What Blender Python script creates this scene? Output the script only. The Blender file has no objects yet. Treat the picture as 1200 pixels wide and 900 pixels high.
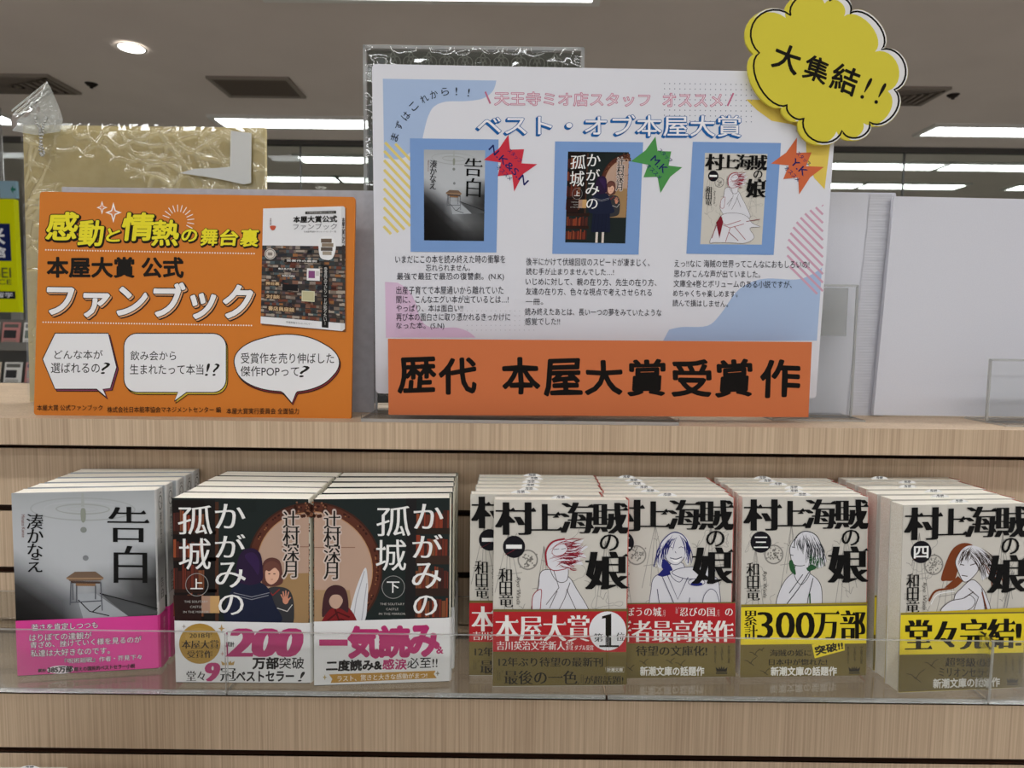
import bpy, math, random
import numpy as np
from mathutils import Matrix, Vector, noise as mnoise

# ------------------------------------------------------------------ camera, world, light, exposure
SC = bpy.context.scene
COL = SC.collection
FPX, PITCH, ROLL, EYE = 794.8, 0.0807, 0.0121, 1.5
EXPOSURE = 0.10
WORLD_STRENGTH = 0.50
LAMP = 9.6          # emission of the store's linear ceiling lamps

def cam_axes():
    R = np.array([1, 0, 0.]); F = np.array([0, math.cos(PITCH), -math.sin(PITCH)]); U = np.array([0, math.sin(PITCH), math.cos(PITCH)])
    return math.cos(ROLL)*R + math.sin(ROLL)*U, F, -math.sin(ROLL)*R + math.cos(ROLL)*U
CR, CF, CU = cam_axes()
EYEP = np.array([0, 0, EYE])
cd = bpy.data.cameras.new('camera'); cam = bpy.data.objects.new('camera', cd); COL.objects.link(cam)
cd.sensor_width = 36; cd.lens = 36*FPX/1200; cd.clip_start = .01; cd.clip_end = 60
cam.matrix_world = Matrix(((CR[0], CU[0], -CF[0], 0), (CR[1], CU[1], -CF[1], 0), (CR[2], CU[2], -CF[2], EYE), (0, 0, 0, 1)))
cd.dof.use_dof = True; cd.dof.focus_distance = .58; cd.dof.aperture_fstop = 13
SC.camera = cam
w = bpy.data.worlds.new('world'); SC.world = w; w.use_nodes = True
w.node_tree.nodes['Background'].inputs[0].default_value = (.97, .98, 1, 1)
w.node_tree.nodes['Background'].inputs[1].default_value = WORLD_STRENGTH
SC.view_settings.view_transform = 'Standard'; SC.view_settings.look = 'None'
SC.view_settings.gamma = 1; SC.view_settings.use_curve_mapping = False; SC.view_settings.exposure = EXPOSURE

def proj(p):
    p = np.asarray(p, float) - EYEP; d = p @ CF
    return np.array([600 + FPX*(p @ CR)/d, 450 - FPX*(p @ CU)/d])
def ray(px, py):
    return CF + (px-600)/FPX*CR - (py-450)/FPX*CU
def at_y(px, py, y):
    r = ray(px, py); return EYEP + r*(y/r[1])
def at_z(px, py, z):
    r = ray(px, py); return EYEP + r*((z-EYE)/r[2])

# ------------------------------------------------------------------ colours and materials
def lin(c):
    if isinstance(c, str):
        c = c.lstrip('#'); c = [int(c[i:i+2], 16) for i in (0, 2, 4)]
    return tuple((v/255/12.92 if v <= 10 else ((v/255+.055)/1.055)**2.4) for v in c)
def mat(name, rough=.5, spec=.5, color=None, attr=False, metal=0):
    m = bpy.data.materials.new(name); m.use_nodes = True
    b = m.node_tree.nodes['Principled BSDF']
    b.inputs['Roughness'].default_value = rough; b.inputs['Metallic'].default_value = metal
    b.inputs['Specular IOR Level'].default_value = spec
    if color is not None: b.inputs['Base Color'].default_value = (*lin(color), 1)
    if attr:
        a = m.node_tree.nodes.new('ShaderNodeAttribute'); a.attribute_name = 'ink'
        m.node_tree.links.new(a.outputs['Color'], b.inputs['Base Color'])
    return m
def nodes(m): return m.node_tree.nodes, m.node_tree.links, m.node_tree.nodes['Principled BSDF']
def noise_ramp(m, scale, c0, c1, coord='Object', detail=3, nscale=5, p0=.35, p1=.65, bump=0):
    N, L, b = nodes(m)
    tc = N.new('ShaderNodeTexCoord'); mp = N.new('ShaderNodeMapping'); mp.inputs['Scale'].default_value = scale
    nt = N.new('ShaderNodeTexNoise'); nt.inputs['Scale'].default_value = nscale; nt.inputs['Detail'].default_value = detail
    rp = N.new('ShaderNodeValToRGB'); rp.color_ramp.elements[0].position = p0; rp.color_ramp.elements[1].position = p1
    rp.color_ramp.elements[0].color = (*lin(c0), 1); rp.color_ramp.elements[1].color = (*lin(c1), 1)
    L.new(tc.outputs[coord], mp.inputs[0]); L.new(mp.outputs[0], nt.inputs['Vector'])
    L.new(nt.outputs[0], rp.inputs[0]); L.new(rp.outputs[0], b.inputs['Base Color'])
    if bump:
        bp = N.new('ShaderNodeBump'); bp.inputs['Strength'].default_value = bump; bp.inputs['Distance'].default_value = .001
        L.new(nt.outputs[0], bp.inputs['Height']); L.new(bp.outputs[0], b.inputs['Normal'])
    return m
INK = mat('printed_card', .6, .1, attr=True)
GLOSSINK = mat('coated_paper', .4, .16, attr=True)
PAGES = noise_ramp(mat('page_edges', .9, .1), (3, 900, 900), '#e6e0d0', '#fbf8ef', nscale=1.5, detail=2)
WOOD = mat('wood_laminate', .5, .3)
def wood(m):
    N, L, b = nodes(m)
    tc = N.new('ShaderNodeTexCoord'); out = []
    for sc, ns in (((620, 620, 6), 1.0), ((60, 60, 1.2), 1.0), ((12, 12, .6), 1.0)):
        mp = N.new('ShaderNodeMapping'); mp.inputs['Scale'].default_value = sc
        nt = N.new('ShaderNodeTexNoise'); nt.inputs['Scale'].default_value = ns; nt.inputs['Detail'].default_value = 3
        L.new(tc.outputs['Object'], mp.inputs[0]); L.new(mp.outputs[0], nt.inputs['Vector']); out.append(nt)
    def mx(a, bb, f):
        k = N.new('ShaderNodeMix'); k.inputs[0].default_value = f; L.new(a, k.inputs[2]); L.new(bb, k.inputs[3]); return k.outputs[0]
    v = mx(mx(out[0].outputs[0], out[1].outputs[0], .22), out[2].outputs[0], .22)
    rp = N.new('ShaderNodeValToRGB'); e = rp.color_ramp.elements
    e[0].position = .36; e[0].color = (*lin('#ad957c'), 1); e[1].position = .64; e[1].color = (*lin('#d0b99e'), 1)
    k = e.new(.5); k.color = (*lin('#c1a98e'), 1)
    L.new(v, rp.inputs[0]); L.new(rp.outputs[0], b.inputs['Base Color'])
wood(WOOD)
GROOVE = mat('dark_groove', .6, .2, '#452d20')
def clear(name, tint=(1, 1, 1), gloss=1.0, rough=.03, ior=1.45, haze=0.0, hazecol=(.8, .8, .8)):
    m = bpy.data.materials.new(name); m.use_nodes = True; N, L = m.node_tree.nodes, m.node_tree.links; N.clear()
    o = N.new('ShaderNodeOutputMaterial'); t = N.new('ShaderNodeBsdfTransparent'); t.inputs[0].default_value = (*tint, 1)
    g = N.new('ShaderNodeBsdfGlossy'); g.inputs['Roughness'].default_value = rough
    f = N.new('ShaderNodeFresnel'); f.inputs[0].default_value = ior
    mu = N.new('ShaderNodeMath'); mu.operation = 'MULTIPLY'; mu.inputs[1].default_value = gloss; L.new(f.outputs[0], mu.inputs[0])
    d = N.new('ShaderNodeBsdfDiffuse'); d.inputs[0].default_value = (*hazecol, 1)
    m1 = N.new('ShaderNodeMixShader'); m1.inputs[0].default_value = haze; L.new(t.outputs[0], m1.inputs[1]); L.new(d.outputs[0], m1.inputs[2])
    m2 = N.new('ShaderNodeMixShader'); L.new(mu.outputs[0], m2.inputs[0]); L.new(m1.outputs[0], m2.inputs[1]); L.new(g.outputs[0], m2.inputs[2])
    L.new(m2.outputs[0], o.inputs[0]); return m
ACRYL = clear('clear_acrylic', (.975, .98, .975), .55)
EDGE = clear('acrylic_cut_edge', (.85, .86, .85), 1.2, .15, haze=.4, hazecol=(.72, .72, .70))
FILM = clear('crinkled_clear_film', (.99, .99, .985), 3.6, .05, haze=.015)
BAG = clear('frosted_poly_bag', (.95, .96, .94), 1.3, .12, haze=.27, hazecol=(.75, .77, .72))
GLASS = clear('tinted_partition_glass', (.86, .89, .87), .5)
def emit(name, col, s):
    m = bpy.data.materials.new(name); m.use_nodes = True; N, L = m.node_tree.nodes, m.node_tree.links; N.clear()
    o = N.new('ShaderNodeOutputMaterial'); e = N.new('ShaderNodeEmission'); e.inputs[0].default_value = (*col, 1); e.inputs[1].default_value = s
    L.new(e.outputs[0], o.inputs[0]); return m
TUBE = emit('lamp_diffuser_light', (.97, .99, 1.0), LAMP)
CEIL = noise_ramp(mat('ceiling_paint', .9, .1), (1, 1, 1), '#d2c7c0', '#d8cdc6', nscale=2)
FLOORM = noise_ramp(mat('floor_vinyl', .35, .4), (1, 1, 1), '#cfc8be', '#dad3c9', nscale=3)
WALLM = mat('far_wall_paint', .8, .2, '#6d6a67')
METAL = mat('brushed_metal', .3, .5, '#b9b9b6', metal=1)
WHITECARD = noise_ramp(mat('white_card', .6, .3), (900, 900, 900), '#d2d3dc', '#d6d7df', nscale=1)
BEIGE = noise_ramp(mat('beige_board', .8, .2), (20, 20, 20), '#e6d59c', '#ecdda8', nscale=4)
VENTM = mat('vent_metal', .6, .3, '#7a6f66'); DARK = mat('dark_void', .9, .1, '#2b2623')

# ------------------------------------------------------------------ mesh helpers
def add(name, verts, faces, m, parent=None, cols=None, smooth=False):
    me = bpy.data.meshes.new(name); me.from_pydata([tuple(v) for v in verts], [], faces); me.update()
    if cols is not None:
        a = me.attributes.new('ink', 'FLOAT_COLOR', 'POINT')
        a.data.foreach_set('color', np.array([(*c, 1) for c in cols], dtype=np.float32).ravel())
    for mm in (m if isinstance(m, (list, tuple)) else [m]): me.materials.append(mm)
    if smooth: me.polygons.foreach_set('use_smooth', [True]*len(me.polygons))
    o = bpy.data.objects.new(name, me); COL.objects.link(o)
    if parent is not None: o.parent = parent
    return o
class Geo:
    """collects boxes, tubes and prisms into one mesh with a material index per face"""
    def __init__(s): s.v = []; s.f = []; s.mi = []
    def face(s, pts, mi=0):
        n = len(s.v); s.v += [tuple(p) for p in pts]; s.f.append(tuple(range(n, n+len(pts)))); s.mi.append(mi)
    def box(s, x0, y0, z0, x1, y1, z1, mi=0, edge=None, faces='xXyYzZ'):
        p = [(x, y, z) for x in (x0, x1) for y in (y0, y1) for z in (z0, z1)]
        q = {'x': (0, 1, 3, 2), 'X': (4, 6, 7, 5), 'y': (0, 4, 5, 1), 'Y': (2, 3, 7, 6), 'z': (0, 2, 6, 4), 'Z': (1, 5, 7, 3)}
        dims = {'x': x1-x0, 'y': y1-y0, 'z': z1-z0}; big = sorted(dims.values())[0]
        for k in faces:
            e = edge is not None and dims[k.lower()] > big + 1e-9
            n = len(s.v); s.v += [p[i] for i in q[k]]; s.f.append((n, n+1, n+2, n+3)); s.mi.append(edge if e else mi)
    def prism(s, pts, y0, y1, mi=0, side=None):
        n = len(pts); side = mi if side is None else side
        a = sum(pts[i][0]*pts[(i+1) % n][1]-pts[(i+1) % n][0]*pts[i][1] for i in range(n))
        if a < 0: pts = pts[::-1]
        s.face([(x, y0, z) for x, z in pts], mi); s.face([(x, y1, z) for x, z in pts[::-1]], mi)
        for i in range(n):
            (xa, za), (xb, zb) = pts[i], pts[(i+1) % n]
            s.face([(xb, y0, zb), (xa, y0, za), (xa, y1, za), (xb, y1, zb)], side)
    def ball(s, c, r, mi=0, n=8, m=5):
        ring = [[(c[0]+r*math.sin(math.pi*j/m)*math.cos(2*math.pi*i/n), c[1]+r*math.sin(math.pi*j/m)*math.sin(2*math.pi*i/n), c[2]+r*math.cos(math.pi*j/m)) for i in range(n)] for j in range(m+1)]
        for j in range(m):
            for i in range(n): s.face([ring[j][i], ring[j+1][i], ring[j+1][(i+1) % n], ring[j][(i+1) % n]], mi)
    def cyl(s, c, r, z0, z1, mi=0, n=28, r2=None):
        r2 = r if r2 is None else r2
        a = [(c[0]+r*math.cos(2*math.pi*i/n), c[1]+r*math.sin(2*math.pi*i/n), z0) for i in range(n)]
        b = [(c[0]+r2*math.cos(2*math.pi*i/n), c[1]+r2*math.sin(2*math.pi*i/n), z1) for i in range(n)]
        s.face(a[::-1], mi); s.face(b, mi)
        for i in range(n): s.face([a[i], a[(i+1) % n], b[(i+1) % n], b[i]], mi)
    def build(s, name, m, parent=None, smooth=False, weld=False):
        o = add(name, s.v, s.f, m, parent, smooth=smooth)
        o.data.polygons.foreach_set('material_index', s.mi); o.data.update()
        return o
def empty(name, loc, label, cat, group=None, M=None):
    o = bpy.data.objects.new(name, None); COL.objects.link(o); o.empty_display_size = .02
    if M is not None: o.matrix_world = M
    else: o.location = loc
    tag(o, label, cat, group); return o
def tag(o, label=None, cat=None, group=None, kind=None):
    if label: o['label'] = label
    if cat: o['category'] = cat
    if group: o['group'] = group
    if kind: o['kind'] = kind
    return o

# ------------------------------------------------------------------ lettering and print
_G = {}
def glyphs(s, bold=0.0, line=1.0, wob=0):
    k = (s, bold, line)
    if k in _G: return _G[k]
    c = bpy.data.curves.new('lettering', 'FONT'); c.body = s; c.size = 1; c.resolution_u = 3; c.fill_mode = 'FRONT'
    c.align_x = 'CENTER'; c.offset = bold; c.space_line = line
    o = bpy.data.objects.new('lettering', c); COL.objects.link(o); bpy.context.view_layer.update()
    dg = bpy.context.evaluated_depsgraph_get(); e = o.evaluated_get(dg); me = e.to_mesh()
    v = np.array([(p.co.x, p.co.y) for p in me.vertices]); f = [tuple(p.vertices) for p in me.polygons]
    e.to_mesh_clear(); bpy.data.objects.remove(o); bpy.data.curves.remove(c)
    if len(v) == 0: v = np.zeros((3, 2)); f = [(0, 1, 2)]
    _G[k] = (v, f); return _G[k]
_S = {}
def stroke_ends(t, line, wt):
    """the little triangles at the right ends of horizontal strokes in book-face lettering"""
    k = (t, line, round(wt, 3))
    if k in _S: return _S[k]
    v, f = glyphs(t, 0.0, line); E = {}
    v = np.round(v, 5); ix = {}; mp_ = [ix.setdefault(tuple(p), i) for i, p in enumerate(v)]
    for ff in f:
        for a, b in zip(ff, ff[1:]+ff[:1]):
            a, b = mp_[a], mp_[b]
            if (b, a) in E: del E[(b, a)]
            else: E[(a, b)] = 1
    nx = {}; pv = {}
    for a, b in E: nx[a] = b; pv[b] = a
    tv = []; tf = []; h = .062+wt*.5
    for a, b in E:
        d = v[b]-v[a]
        if not (.04 < d[1] < .105 and abs(d[0]) < .22*d[1]): continue
        if a not in pv or b not in nx: continue
        e0 = v[a]-v[pv[a]]; e1 = v[nx[b]]-v[b]
        if e0[0] > .055 and abs(e0[1]) < .2*e0[0] and e1[0] < -.055 and abs(e1[1]) < .2*-e1[0]:
            x, y = v[b][0]+wt*.6, v[b][1]-.014; n = len(tv)
            tv += [(x-h*1.5, y-.012), (x-h*.45, y+h*.8), (x+h*.3, y-.03)]; tf.append((n, n+1, n+2))
    _S[k] = (np.array(tv) if tv else np.zeros((0, 2)), tf); return _S[k]
def homog(src, dst):
    A = []
    for (x, y), (u, v) in zip(src, dst):
        A.append([x, y, 1, 0, 0, 0, -u*x, -u*y, -u]); A.append([0, 0, 0, x, y, 1, -v*x, -v*y, -v])
    _, _, V = np.linalg.svd(np.array(A, float)); return V[-1].reshape(3, 3)
def hmap(H, P):
    P = np.asarray(P, float).reshape(-1, 2); q = np.c_[P, np.ones(len(P))] @ H.T; return q[:, :2]/q[:, 2:]
def spline(pts, closed=True, n=6):
    P = [np.array(p, float) for p in pts]; N = len(P); out = []
    R = range(N if closed else N-1)
    for i in R:
        g = (lambda k: P[k % N]) if closed else (lambda k: P[min(max(k, 0), N-1)])
        p0, p1, p2, p3 = g(i-1), g(i), g(i+1), g(i+2)
        for j in range(n):
            t = j/n; out.append(tuple(.5*((2*p1)+(-p0+p2)*t+(2*p0-5*p1+4*p2-p3)*t*t+(-p0+3*p1-3*p2+p3)*t**3)))
    if not closed: out.append(tuple(P[-1]))
    return out
STEP = 2.2e-5; TINY = 1.5e-6
class Art:
    """print on one flat face of a thing: coordinates are in the reference frame of H, results in the face's own metres (x right, z up)"""
    def __init__(s, parts, H, front=0.0, lv=1):
        s.parts = parts; s.H = H; s.front = front; s.lv = lv; s.part = 'print'; s.full = False
    def sub(s, H2, lv=None):
        a = Art(s.parts, H2, s.front, s.lv if lv is None else lv); a.part = s.part; a.full = s.full; return a
    def put(s, P, faces, col, part=None, up=True, lay=None):
        d = s.parts.setdefault(part or s.part, ([], [], []))
        q = hmap(s.H, P); n = len(d[0]); y = s.front - s.lv*STEP
        if lay: per = len(q)//lay; d[0].extend((a, y-min(i//per, lay)*TINY, b) for i, (a, b) in enumerate(q))
        else: d[0].extend((a, y, b) for a, b in q)
        d[1].extend(tuple(n+i for i in f) for f in faces)
        if isinstance(col, list): d[2].extend(col)
        else: d[2].extend([lin(col)]*len(q))
        if up: s.lv += 1
    def poly(s, pts, col, part=None): s.put(pts, [tuple(range(len(pts)))], col, part)
    def blob(s, pts, col, part=None, n=6): s.poly(spline(pts, True, n), col, part)
    def rect(s, x0, y0, x1, y1, col, part=None): s.poly([(x0, y0), (x1, y0), (x1, y1), (x0, y1)], col, part)
    def ell(s, cx, cy, rx, ry, col, part=None, n=32, rot=0):
        c, d = math.cos(rot), math.sin(rot)
        s.poly([(cx+rx*math.cos(t)*c-ry*math.sin(t)*d, cy+rx*math.cos(t)*d+ry*math.sin(t)*c) for t in (2*math.pi*i/n for i in range(n))], col, part)
    def ring(s, cx, cy, rx, ry, wd, col, part=None, n=40, a0=0, a1=2*math.pi):
        P = []; F = []
        for i in range(n+1):
            t = a0+(a1-a0)*i/n; P += [(cx+rx*math.cos(t), cy+ry*math.sin(t)), (cx+(rx-wd)*math.cos(t), cy+(ry-wd)*math.sin(t))]
        for i in range(n): F.append((2*i, 2*i+1, 2*i+3, 2*i+2))
        s.put(P, F, col, part)
    def strokes(s, lines, wd, col, part=None, taper=False):
        P = []; F = []
        for pts in lines:
            pts = [np.array(p, float) for p in pts]; n0 = len(P); N = len(pts)
            for i, p in enumerate(pts):
                d = pts[min(i+1, N-1)]-pts[max(i-1, 0)]; l = np.hypot(*d) or 1; nn = np.array([-d[1], d[0]])/l
                k = wd/2*(math.sin(math.pi*(i+.35)/(N-.3)) if taper else 1)
                P += [p+nn*k, p-nn*k]
            F += [(n0+2*i, n0+2*i+1, n0+2*i+3, n0+2*i+2) for i in range(N-1)]
        if P: s.put(P, F, col, part)
    def dots(s, pts, r, col, part=None, n=8):
        P = []; F = []
        for x, y in pts:
            k = len(P); P += [(x+r*math.cos(2*math.pi*i/n), y+r*math.sin(2*math.pi*i/n)) for i in range(n)]; F.append(tuple(range(k, k+n)))
        s.put(P, F, col, part)
    def rects(s, items, part=None):
        P = []; F = []; C = []
        for x0, y0, x1, y1, c in items:
            k = len(P); P += [(x0, y0), (x1, y0), (x1, y1), (x0, y1)]; F.append((k, k+1, k+2, k+3)); C += [lin(c)]*4
        s.put(P, F, C, part)
    def grad(s, quad, grid, part=None):
        """printed tone: a grid of colours laid over a quad"""
        R, Cn = len(grid), len(grid[0]); P = []; C = []; F = []
        tl, tr, br, bl = [np.array(q, float) for q in quad]
        for j in range(R):
            for i in range(Cn):
                u, v = i/(Cn-1), j/(R-1); P.append((tl*(1-u)+tr*u)*(1-v)+(bl*(1-u)+br*u)*v); C.append(lin(grid[j][i]))
        for j in range(R-1):
            for i in range(Cn-1): F.append((j*Cn+i, j*Cn+i+1, (j+1)*Cn+i+1, (j+1)*Cn+i))
        s.put(P, F, C, part)
    def text(s, t, q, col, part=None, bold=0.0, serif=0.0, shear=0.0, rot=0, up=False, line=1.0, vert=False, wob=0, shift=(0, 0)):
        """q = (x0,y0,x1,y1) or four corners TL TR BR BL that the ink fills"""
        if vert: t = '\n'.join(t)
        v, f = glyphs(t, min(bold, 0.0), line)
        v0, f0 = glyphs(t, 0.0, line)
        lo0, hi0 = v0.min(0), v0.max(0)
        sz = np.maximum(hi0-lo0, 1e-6)
        if serif and bold < 0: tv, tf = stroke_ends(t, line, serif)
        else: tv, tf = None, None
        nrm = lambda q_: np.c_[(q_[:, 0]-lo0[0])/sz[0], 1-(q_[:, 1]-lo0[1])/sz[1]]
        n = nrm(v)
        if len(q) == 4 and not hasattr(q[0], '__len__'):
            x0, y0, x1, y1 = q
            if rot:
                cx, cy = (x0+x1)/2, (y0+y1)/2; hw, hh = (x1-x0)/2, (y1-y0)/2; c, d = math.cos(math.radians(rot)), -math.sin(math.radians(rot))
                q = [(cx+a*c-b*d, cy+a*d+b*c) for a, b in ((-hw, -hh), (hw, -hh), (hw, hh), (-hw, hh))]
            else: q = [(x0, y0), (x1, y0), (x1, y1), (x0, y1)]
        tl, tr, br, bl = [np.array(p, float) for p in q]
        if wob:
            rr = random.Random(len(t)*7+int(tl[0])); a, b = rr.uniform(0, 6), rr.uniform(0, 6)
            n = n + wob*np.c_[np.sin(n[:, 1]*5+a), np.sin(n[:, 0]*5+b)]
        asp = sz[0]/sz[1]
        def mp(nn):
            u = nn[:, :1] + shear*(.5-nn[:, 1:])/asp; w_ = nn[:, 1:]
            return (tl*(1-u)+tr*u)*(1-w_)+(bl*(1-u)+br*u)*w_ + np.array(shift)
        if bold > .0035:
            K = 8 if bold < .03 else 12; rings = (1,); P = []; F = []
            for i, rr_ in [(0, 0)]+[(i, r_) for r_ in rings for i in range(K)]:
                o = len(P); t_ = 2*math.pi*i/K; P += list(mp(n+np.array([bold*rr_*math.cos(t_)/sz[0], bold*rr_*math.sin(t_)/sz[1]]))); F += [tuple(o+j for j in ff) for ff in f]
            s.put(P, F, col, part, up, lay=1+K)
        elif serif:
            k = max(2, int(serif/.018)); P = []; F = []
            for i in range(-k, k+1):
                o = len(P); P += list(mp(n+np.array([serif*i/k/sz[0], 0]))); F += [tuple(o+j for j in ff) for ff in f]
            if tv is not None and len(tv):
                o = len(P); P += list(mp(nrm(tv))); F += [tuple(o+j for j in ff) for ff in tf]
            s.put(P, F, col, part, up, lay=2*k+1)
        else: s.put(mp(n), f, col, part, up)
    def mincho(s, t, q, col, part=None, wt=.03, **kw):
        s.text(t, q, col, part, bold=-.014 if wt >= .028 else -.006, serif=wt, **kw)
    def flush(s): pass

def build_parts(parts, root, m, order=None):
    out = {}
    for k, (v, f, c) in parts.items():
        out[k] = add(k, v, f, m[k] if isinstance(m, dict) and k in m else (m if not isinstance(m, dict) else m['*']), root, c)
    return out
def pbox(parts, part, x0, y0, z0, x1, y1, z1, col, faces='xXyYzZ'):
    g = Geo(); g.box(x0, y0, z0, x1, y1, z1, faces=faces); d = parts.setdefault(part, ([], [], [])); n = len(d[0])
    d[0].extend(g.v); d[1].extend(tuple(n+i for i in f) for f in g.f); d[2].extend([lin(col)]*len(g.v))
def pprism(parts, part, pts, y0, y1, col):
    g = Geo(); g.prism(pts, y0, y1); d = parts.setdefault(part, ([], [], [])); n = len(d[0])
    d[0].extend(g.v); d[1].extend(tuple(n+i for i in f) for f in g.f); d[2].extend([lin(col)]*len(g.v))
def pose(x, y, z, yaw, lean, tilt, W):
    """left base corner -> matrix whose origin is the middle of the base edge of the front face"""
    ex = np.array([math.cos(yaw), math.sin(yaw), 0]); n = np.array([-math.sin(yaw), math.cos(yaw), 0])
    ez = math.cos(lean)*np.array([0, 0, 1])+math.sin(lean)*n
    a = math.cos(tilt)*ex+math.sin(tilt)*ez; b = -math.sin(tilt)*ex+math.cos(tilt)*ez; c = np.cross(b, a)
    p = np.array([x, y, z+EYE])+a*W/2
    return Matrix(((a[0], c[0], b[0], p[0]), (a[1], c[1], b[1], p[1]), (a[2], c[2], b[2], p[2]), (0, 0, 0, 1)))
def face_h(M, W, H, quad=None):
    loc = [(-W/2, H), (W/2, H), (W/2, 0), (-W/2, 0)]
    if quad is None: quad = [proj(M @ Vector((u, 0, v))) for u, v in loc]
    return homog(quad, loc)

DECK, TRAY = EYE-.0840, EYE-.2804
WALLY, CEILZ = .626, 2.7

# ------------------------------------------------------------------ the setting
def struct(o): o['kind'] = 'structure'; return o
g = Geo(); g.box(-9, -4, -.1, 9, 12, 0); struct(g.build('floor', FLOORM))
g = Geo(); g.box(-9, -4, CEILZ, 9, 12, CEILZ+.1); struct(g.build('ceiling', CEIL))
g = Geo(); g.box(-9, 11.9, 0, 9, 12, CEILZ); struct(g.build('wall_back', WALLM))
SIDEM = mat('side_wall_paint', .8, .2, '#a8a39d')
g = Geo(); g.box(-7.1, 1.6, 0, -7, 11.9, CEILZ); struct(g.build('wall_left', SIDEM))
g = Geo(); g.box(7, 1.6, 0, 7.1, 11.9, CEILZ); struct(g.build('wall_right', SIDEM))
# glass partition across the store, panes with thin joints and a header strip
g = Geo(); xs = [-6] + [at_y(352, 190, 4.5)[0], at_y(1060, 190, 4.5)[0]] + [6]
xs = [-7, xs[1]-2*(xs[2]-xs[1])/2, xs[1], (xs[1]+xs[2])/2, xs[2], xs[2]+(xs[2]-xs[1])/2, 7]
for a, b in zip(xs[:-1], xs[1:]): g.box(a+.004, 4.5, .05, b-.004, 4.51, CEILZ-.03)
pt = struct(g.build('window_1', GLASS))
g = Geo()
for a in xs[1:-1]: g.box(a-.004, 4.497, .05, a+.004, 4.513, CEILZ-.03)
g.box(-7, 4.48, CEILZ-.03, 7, 4.53, CEILZ); g.box(-7, 4.48, 0, 7, 4.53, .05)
g.build('window_frame', mat('partition_frame', .5, .4, '#4b4845'), pt)

def ceiling_lamp(x0, x1, y, label, wd=.17, power=TUBE):
    r = empty('ceiling_light', ((x0+x1)/2, y, CEILZ), label, 'light', 'linear ceiling lights')
    L = (x1-x0)/2
    g = Geo(); g.box(-L, -wd/2, -.012, L, wd/2, -.004); g.build('diffuser', power, r)
    g = Geo()
    for b in ((-L-.03, -wd/2-.03, L+.03, -wd/2), (-L-.03, wd/2, L+.03, wd/2+.03), (-L-.03, -wd/2, -L, wd/2), (L, -wd/2, L+.03, wd/2)):
        g.box(b[0], b[1], -.016, b[2], b[3], 0)
    g.build('trim_frame', mat('lamp_trim', .5, .4, '#d8d5d0'), r)
def rowx(px, py, y): return at_y(px, py, y)[0]
Y1, Y2, Y3 = 4.09, 4.95, 5.6
ceiling_lamp(rowx(258, 140, Y1), rowx(540, 143, Y1), Y1, 'long lit ceiling strip showing above the wrapped beige board and the orange card')
ceiling_lamp(rowx(1088, 151, Y1), rowx(1400, 153, Y1), Y1, 'lit ceiling strip below the vent by the yellow cloud card')
ceiling_lamp(rowx(-190, 136, Y1), rowx(14, 137, Y1), Y1, 'lit ceiling strip cut off by the frame beside the poly bag corner')
ceiling_lamp(rowx(353, 185, Y2), rowx(640, 187, Y2), Y2, 'upper of two lit strips seen through glass between the beige board and the poster')
ceiling_lamp(rowx(820, 193, Y2), rowx(1099, 196, Y2), Y2, 'upper lit strip behind glass just above the plain white boards, first half')
ceiling_lamp(rowx(1106, 196, Y2), rowx(1390, 198, Y2), Y2, 'upper lit strip behind glass just above the plain white boards, second half')
ceiling_lamp(rowx(140, 206, Y3), rowx(395, 209, Y3), Y3, 'lower of two lit strips seen through glass between the beige board and the poster')
ceiling_lamp(rowx(400, 209, Y3), rowx(640, 210, Y3), Y3, 'lowest lit strip behind glass, mostly hidden by the poster')
ceiling_lamp(rowx(760, 214, Y3), rowx(1006, 217, Y3), Y3, 'short lit strip behind glass beside the edge of the poster')
ceiling_lamp(rowx(1011, 217, Y3), rowx(1125, 218, Y3), Y3, 'lowest lit strip behind glass over the seam of the white boards')
ceiling_lamp(rowx(1186, 219, Y3), rowx(1400, 221, Y3), Y3, 'lit strip behind glass cut off by the frame over the white board')
ceiling_lamp(rowx(702, 0, 2.6)-1.2, rowx(702, 0, 2.6)-.03, 2.478, 'lit ceiling strip whose end just shows at the top edge above the poster')
for i, (x, y) in enumerate(((-1.75, .95), (-.45, .95), (.85, .95), (2.15, .95), (-1.9, -.40), (-.6, -.40), (.7, -.40), (2.0, -.40), (-1.9, -1.9), (-.6, -1.9), (.7, -1.9), (2.0, -1.9), (-1.2, -3.3), (.1, -3.3), (1.4, -3.3))):  # unseen lamp rows; the rearmost is added to reflect in the clear film
    ceiling_lamp(x-.6, x+.6, y, 'lit ceiling strip over the aisle in front of the shelf', .17)

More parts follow.
